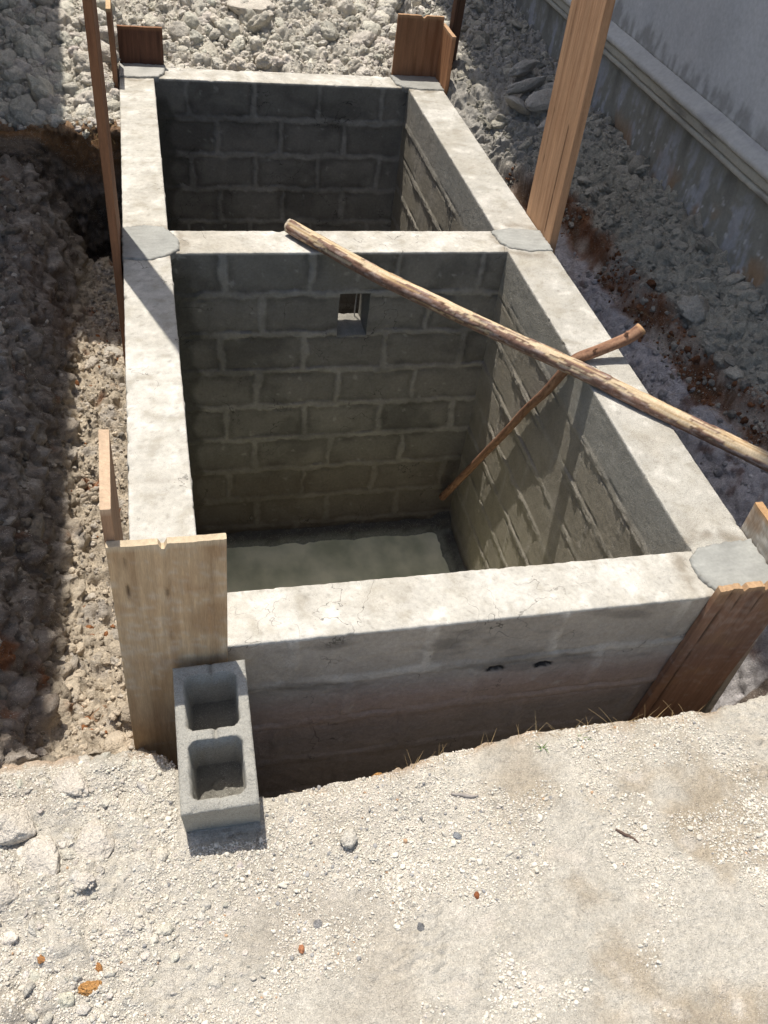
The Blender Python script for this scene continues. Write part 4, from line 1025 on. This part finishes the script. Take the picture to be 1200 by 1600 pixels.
# ------------------------------------------------------------------ the right house, and an unseen left one added for its shade
def house_right():
    root = empty("house", (3.6, 3, 0)); tag(root, "shaded house wall with a stepped plaster moulding beside the spoil", "house")
    X0 = 3.0
    def hp(o): o.parent = root; o.matrix_parent_inverse = Matrix.Translation((-3.6, -3, 0)); return o
    def wallgrid(name, x, y0, y1, z0, z1, st, dispf, colf):
        ya = np.linspace(y0, y1, int((y1-y0)/st)); za = np.linspace(z0, z1, int((z1-z0)/st)+1)
        gy_, gz_ = np.meshgrid(ya, za, indexing='ij'); p = np.stack([np.full(gy_.size, x), gy_.ravel(), gz_.ravel()], 1)
        cc = colf(p); q = p.copy(); q[:, 0] -= dispf(p)
        # a thick wall: the same outline set back
        nF = len(p); ny_, nz_ = len(ya), len(za)
        idx_ = np.arange(nF).reshape(ny_, nz_); loop = np.r_[idx_[:, 0], idx_[-1, 1:], idx_[-2::-1, -1], idx_[0, -2:0:-1]]
        back = p[loop].copy(); back[:, 0] += .22; bi = np.arange(len(loop))+nF
        sk = np.stack([loop, np.roll(loop, -1), np.roll(bi, -1), bi], 1)
        return hp(mk(name, np.concatenate([q, back]), [grid_faces(ny_, nz_)[:, ::-1], sk, bi[None, :]], M_PLASTER, np.concatenate([cc, cc[loop]])))
    def d_low(p):
        pe = sst(.02, .3, fbm(p*np.array([1, 5, 3]), 4, seed=901)); return .006*fbm(p*14, 4, seed=903) + .006*pe + .004*fbm(p*50, 3, seed=905)
    def c_low(p):
        cc = np.tile(np.array([.22, .215, .185]), (len(p), 1))
        st = fbm(p*np.array([1, 7, 1.6]), 4, seed=907)
        cc = mixc(cc, (.31, .315, .325), sst(-.02, .2, st+.35*fbm(p*np.array([1, 26, 12]), 3, seed=908))*sst(.55, .3, p[:, 2])); cc = mixc(cc, (.12, .115, .10), sst(.05, .35, -st)*.7*sst(.1, .45, p[:, 2]))
        rust = sst(-.02, .2, fbm(p*np.array([1, 4.5, 3.5]), 4, seed=911))*sst(.30, .12, p[:, 2]); cc = mixc(cc, (.28, .17, .085), rust*.75)
        fl_ = sst(.30, .42, fbm(p*np.array([1, 32, 15]), 3, seed=913))*sst(.42, .2, p[:, 2]); cc = mixc(cc, (.50, .50, .49), fl_*.9)
        return cc
    wallgrid("lower_wall", X0, -1.5, 9.5, -.6, .49, .014, d_low, c_low)
    def c_up(p):
        cc = np.tile(np.array([.45, .46, .465]), (len(p), 1)); a = fbm(p*np.array([1, 3, 1.5]), 4, seed=921)
        cc = mixc(cc, (.42, .43, .44), sst(0, .3, a))
        tongue = .14*np.abs(fbm(p*np.array([1, 5, .3]), 3, seed=923))+.10*np.clip(fbm(p*np.array([1, 11, .5]), 3, seed=925), 0, 1)
        mould = sst(.05, -.02, (p[:, 2]-.70) - tongue*1.9)*sst(-.2, .1, fbm(p*np.array([1, 16, 6]), 3, seed=927)); cc = mixc(cc, (.17, .168, .155), mould*.6)
        spots = sst(.34, .44, fbm(p*np.array([1, 9, 6]), 3, seed=929)); cc = mixc(cc, (.28, .285, .29), spots*.7)
        return cc
    wallgrid("upper_wall", X0-.004, -1.5, 9.5, .66, 8.1, .022, lambda p: .003*fbm(p*8, 4, seed=931), c_up)
    # moulding
    prof = [(.02, .475), (-.030, .478), (-.034, .484), (-.034, .505), (-.030, .511), (-.016, .514), (-.016, .519), (-.040, .523), (-.045, .53), (-.047, .565), (-.044, .573), (-.030, .576), (-.030, .583), (-.068, .588), (-.074, .594), (-.074, .615), (-.068, .622), (-.005, .668), (.02, .672)]
    pr = []
    for a, b_ in zip(prof[:-1], prof[1:]):
        m_ = max(1, int(math.dist(a, b_)/.008)); pr += [(a[0]+(b_[0]-a[0])*t/m_, a[1]+(b_[1]-a[1])*t/m_) for t in range(m_)]
    pr = np.array(pr+[prof[-1]]); ya = np.linspace(-1.5, 9.5, 900); k = len(pr)
    p = np.stack([X0+np.tile(pr[:, 0], 900), np.repeat(ya, k), np.tile(pr[:, 1], 900)], 1)
    wob = .004*fbm(np.stack([p[:, 1]*2.5, p[:, 1]*0, p[:, 1]*0], 1), 3, seed=941); q = p.copy(); q[:, 2] += wob + .0025*fbm(p*25, 3, seed=945); q[:, 0] += .003*fbm(p*18, 4, seed=943)
    cc = np.tile(np.array([.43, .41, .35]), (len(p), 1)); cc = mixc(cc, (.27, .255, .225), sst(0, .3, fbm(p*np.array([4, 3, 14]), 4, seed=947)))
    cc = mixc(cc, (.42, .42, .41), sst(.585, .60, p[:, 2])*.6)
    hp(mk("moulding", q, grid_faces(900, k)[:, ::-1], M_PLASTER, cc))
    # roof with its deep eave, above the picture
    bm = bmesh.new()
    def bx(x0, x1, y0, y1, za, zb_, th):
        vs = [bm.verts.new(c_) for c_ in ((x0, y0, za), (x1, y0, zb_), (x1, y1, zb_), (x0, y1, za), (x0, y0, za+th), (x1, y0, zb_+th), (x1, y1, zb_+th), (x0, y1, za+th))]
        for f in ((3, 2, 1, 0), (4, 5, 6, 7), (0, 1, 5, 4), (1, 2, 6, 5), (2, 3, 7, 6), (3, 0, 4, 7)): bm.faces.new([vs[i] for i in f])
    bx(1.47, 6.0, -3.2, 12.0, 8.0, 9.6, .05)
    me = bpy.data.meshes.new("roof"); bm.to_mesh(me); bm.free(); me.materials.append(M_ROOF)
    o = bpy.data.objects.new("roof", me); C.objects.link(o); hp(o)
M_ROOF = plain("roof_sheet", (.30, .29, .28), .5)
house_right()

def shade_house_left():  # unseen, added to cast shade on the left bank
    root = empty("house", (-3, 4, 0)); tag(root, "unseen plain house added so its eave shades the left bank", "house")
    bm = bmesh.new()
    def box(x0, x1, y0, y1, z0, z1):
        r = bmesh.ops.create_cube(bm, size=1, matrix=Matrix.Translation(((x0+x1)/2, (y0+y1)/2, (z0+z1)/2)) @ Matrix.Diagonal((x1-x0, y1-y0, z1-z0, 1)))
    box(-5.0, -2.0, 1.2, 9, -.6, 3.3)
    me = bpy.data.meshes.new("wall"); bm.to_mesh(me); bm.free(); me.materials.append(plain("shade_house_render", (.42, .40, .36), .9))
    o = bpy.data.objects.new("wall", me); C.objects.link(o); o.parent = root; o.matrix_parent_inverse = Matrix.Translation((3, -4, 0))
    bm = bmesh.new()
    vs = [bm.verts.new(c_) for c_ in ((-.93, .75, 3.2), (-.93, 9.6, 3.2), (-5.4, 9.6, 4.6), (-5.4, .75, 4.6), (-.93, .75, 3.25), (-.93, 9.6, 3.25), (-5.4, 9.6, 4.65), (-5.4, .75, 4.65))]
    for f in ((3, 2, 1, 0), (4, 5, 6, 7), (0, 1, 5, 4), (1, 2, 6, 5), (2, 3, 7, 6), (3, 0, 4, 7)): bm.faces.new([vs[i] for i in f])
    me = bpy.data.meshes.new("roof"); bm.to_mesh(me); bm.free(); me.materials.append(M_ROOF)  # added roof, its eave placed for the shadow edge on the left bank
    o = bpy.data.objects.new("roof", me); C.objects.link(o); o.parent = root; o.matrix_parent_inverse = Matrix.Translation((3, -4, 0))
    bm = bmesh.new()
    bmesh.ops.create_cube(bm, size=1, matrix=Matrix.Translation((-1.325, 4.25, 3.10)) @ Matrix.Diagonal((1.35, 1.40, .06, 1)))
    me = bpy.data.meshes.new("shade_panel"); bm.to_mesh(me); bm.free(); me.materials.append(M_ROOF)
    o = bpy.data.objects.new("shade_panel", me); C.objects.link(o); o.parent = root; o.matrix_parent_inverse = Matrix.Translation((3, -4, 0))  # added panel above the frame, shades the far part of the left trench
shade_house_left()

# ------------------------------------------------------------------ straw, weeds and twigs
def blades(spec, seed, colf, name, kind=None):
    """spec: rows of x, y, length, width, lean direction, lean."""
    rs_ = np.random.RandomState(seed); vs, fs, cs_, cnt = [], [], [], 0
    for (x, y, ln, wd, az, lean) in spec:
        z = float(gz(np.array([x]), np.array([y]))[0])-.004; k = 6
        t = np.linspace(0, 1, k); dx = math.cos(az); dy = math.sin(az)
        hx = ln*(lean*t + .35*lean*t*t); hz = ln*t*math.sqrt(max(.03, 1-min(lean, 1)**2)) - .25*ln*lean*t*t
        cx = x+dx*hx; cy = y+dy*hx; cz = z+hz; wv_ = wd*(1-t*.85)
        px_, py_ = -dy, dx
        for s_, zo in ((-1, 0), (1, 0), (0, .0012)):
            vs.append(np.stack([cx+px_*wv_*s_, cy+py_*wv_*s_, cz+zo], 1))
        base = np.arange(k-1)+cnt
        for (a, b_) in ((0, 1), (1, 2), (2, 0)):
            fs.append(np.stack([base+a*k, base+b_*k, base+b_*k+1, base+a*k+1], 1))
        cs_.append(np.repeat(np.array([colf(rs_)]), 3*k, 0)); cnt += 3*k
    o = mk(name, np.concatenate(vs), np.concatenate(fs), M_STRAW, np.concatenate(cs_))
    if kind: o['kind'] = kind
    return o
rs2 = np.random.RandomState(99); sp = []
for k in range(270):
    x = rs2.choice([rs2.normal(.62, .06), rs2.normal(.85, .10), rs2.normal(1.15, .10), rs2.uniform(.2, 1.9), rs2.normal(1.6, .15)])
    x = min(max(x, .18), 1.95); y = float(np.interp(x, EDGE_X, EDGE_Y)) - abs(rs2.normal(0, .02)) + .004
    sp.append((x, y, rs2.uniform(.02, .08), rs2.uniform(.0008, .0016), rs2.uniform(0, 6.28), rs2.uniform(.3, 1.0)))
for k in range(160):
    sp.append((rs2.uniform(-.75, -.24), 4.07+abs(rs2.normal(0, .05)), rs2.uniform(.03, .10), rs2.uniform(.0008, .0018), rs2.normal(-1.57, .8), rs2.uniform(.5, 1.1)))
for k in range(70):
    y = rs2.uniform(.6, 3.3); sp.append((float(np.interp(y, [.2, 1.6, 3.2], [2.74, 2.60, 2.5]))+rs2.normal(0, .03), y, rs2.uniform(.04, .14), rs2.uniform(.0006, .001), rs2.normal(3.14, .9), rs2.uniform(.5, 1.1)))
blades(sp, 5, lambda r: np.array([.42, .30, .15])*r.uniform(.6, 1.3), "dry_grass", 'stuff')
def weed(label, x, y, n_, ln, seed):
    r = np.random.RandomState(seed); s_ = [(x+r.normal(0, .008), y+r.normal(0, .006), ln*r.uniform(.6, 1.1), .0022, r.uniform(0, 6.28), r.uniform(.4, .95)) for k in range(n_)]
    o = blades(s_, seed, lambda q: np.array([.14, .25, .06])*q.uniform(.8, 1.3), "grass_sprout"); tag(localise(o), label, "grass sprout", "green sprouts at the pit edge")
weed("small green sprout nearest the tall dry stalk at the pit edge", 1.075, -.545, 7, .035, 31)
weed("small green sprout, the right one of two at the pit edge", 1.225, -.53, 8, .030, 33)
st_ = blades([(1.07, -.485, .105, .0016, 1.9, .25), (1.072, -.487, .06, .0012, .4, .5)], 35, lambda q: np.array([.45, .34, .18]), "dry_stalk")
tag(localise(st_), "single tall dry stalk standing at the pit edge", "stalk")

def twig(name, label, x, y, ln, az, rad, col, seed, cat="twig"):
    r = np.random.RandomState(seed); pts = []
    for t in np.linspace(0, 1, 6):
        xx = x+math.cos(az)*ln*(t-.5)+r.normal(0, ln*.025); yy = y+math.sin(az)*ln*(t-.5)+r.normal(0, ln*.025)
        pts.append((xx, yy, float(gz(np.array([xx]), np.array([yy]))[0])+rad*.8))
    v, f, *_ = tube(pts, [rad*.6, rad, rad*1.1, rad*.8, rad*.4], 40, seed, 10, .25)
    o = mk(name, v, add_caps(v, f, 10, 40), M_BARK, np.tile(np.array(col), (len(v), 1))); tag(localise(o), label, cat)
twig("twig", "dark short twig lying on the bare earth at the right", 1.235, -.885, .075, -.75, .0045, (.10, .065, .05), 951)
twig("leaf_curl", "curled grey dead leaf lying near the pit edge", .76, -.675, .085, -.25, .006, (.30, .27, .24), 953, "dead leaf")
twig("twig", "thin pale root sticking out over the pit edge", .27, -.575, .07, 2.5, .002, (.45, .38, .30), 955)
twig("twig", "knobbly dark twig at the bottom of the picture", .905, -1.435, .055, -.3, .0035, (.16, .11, .09), 957)
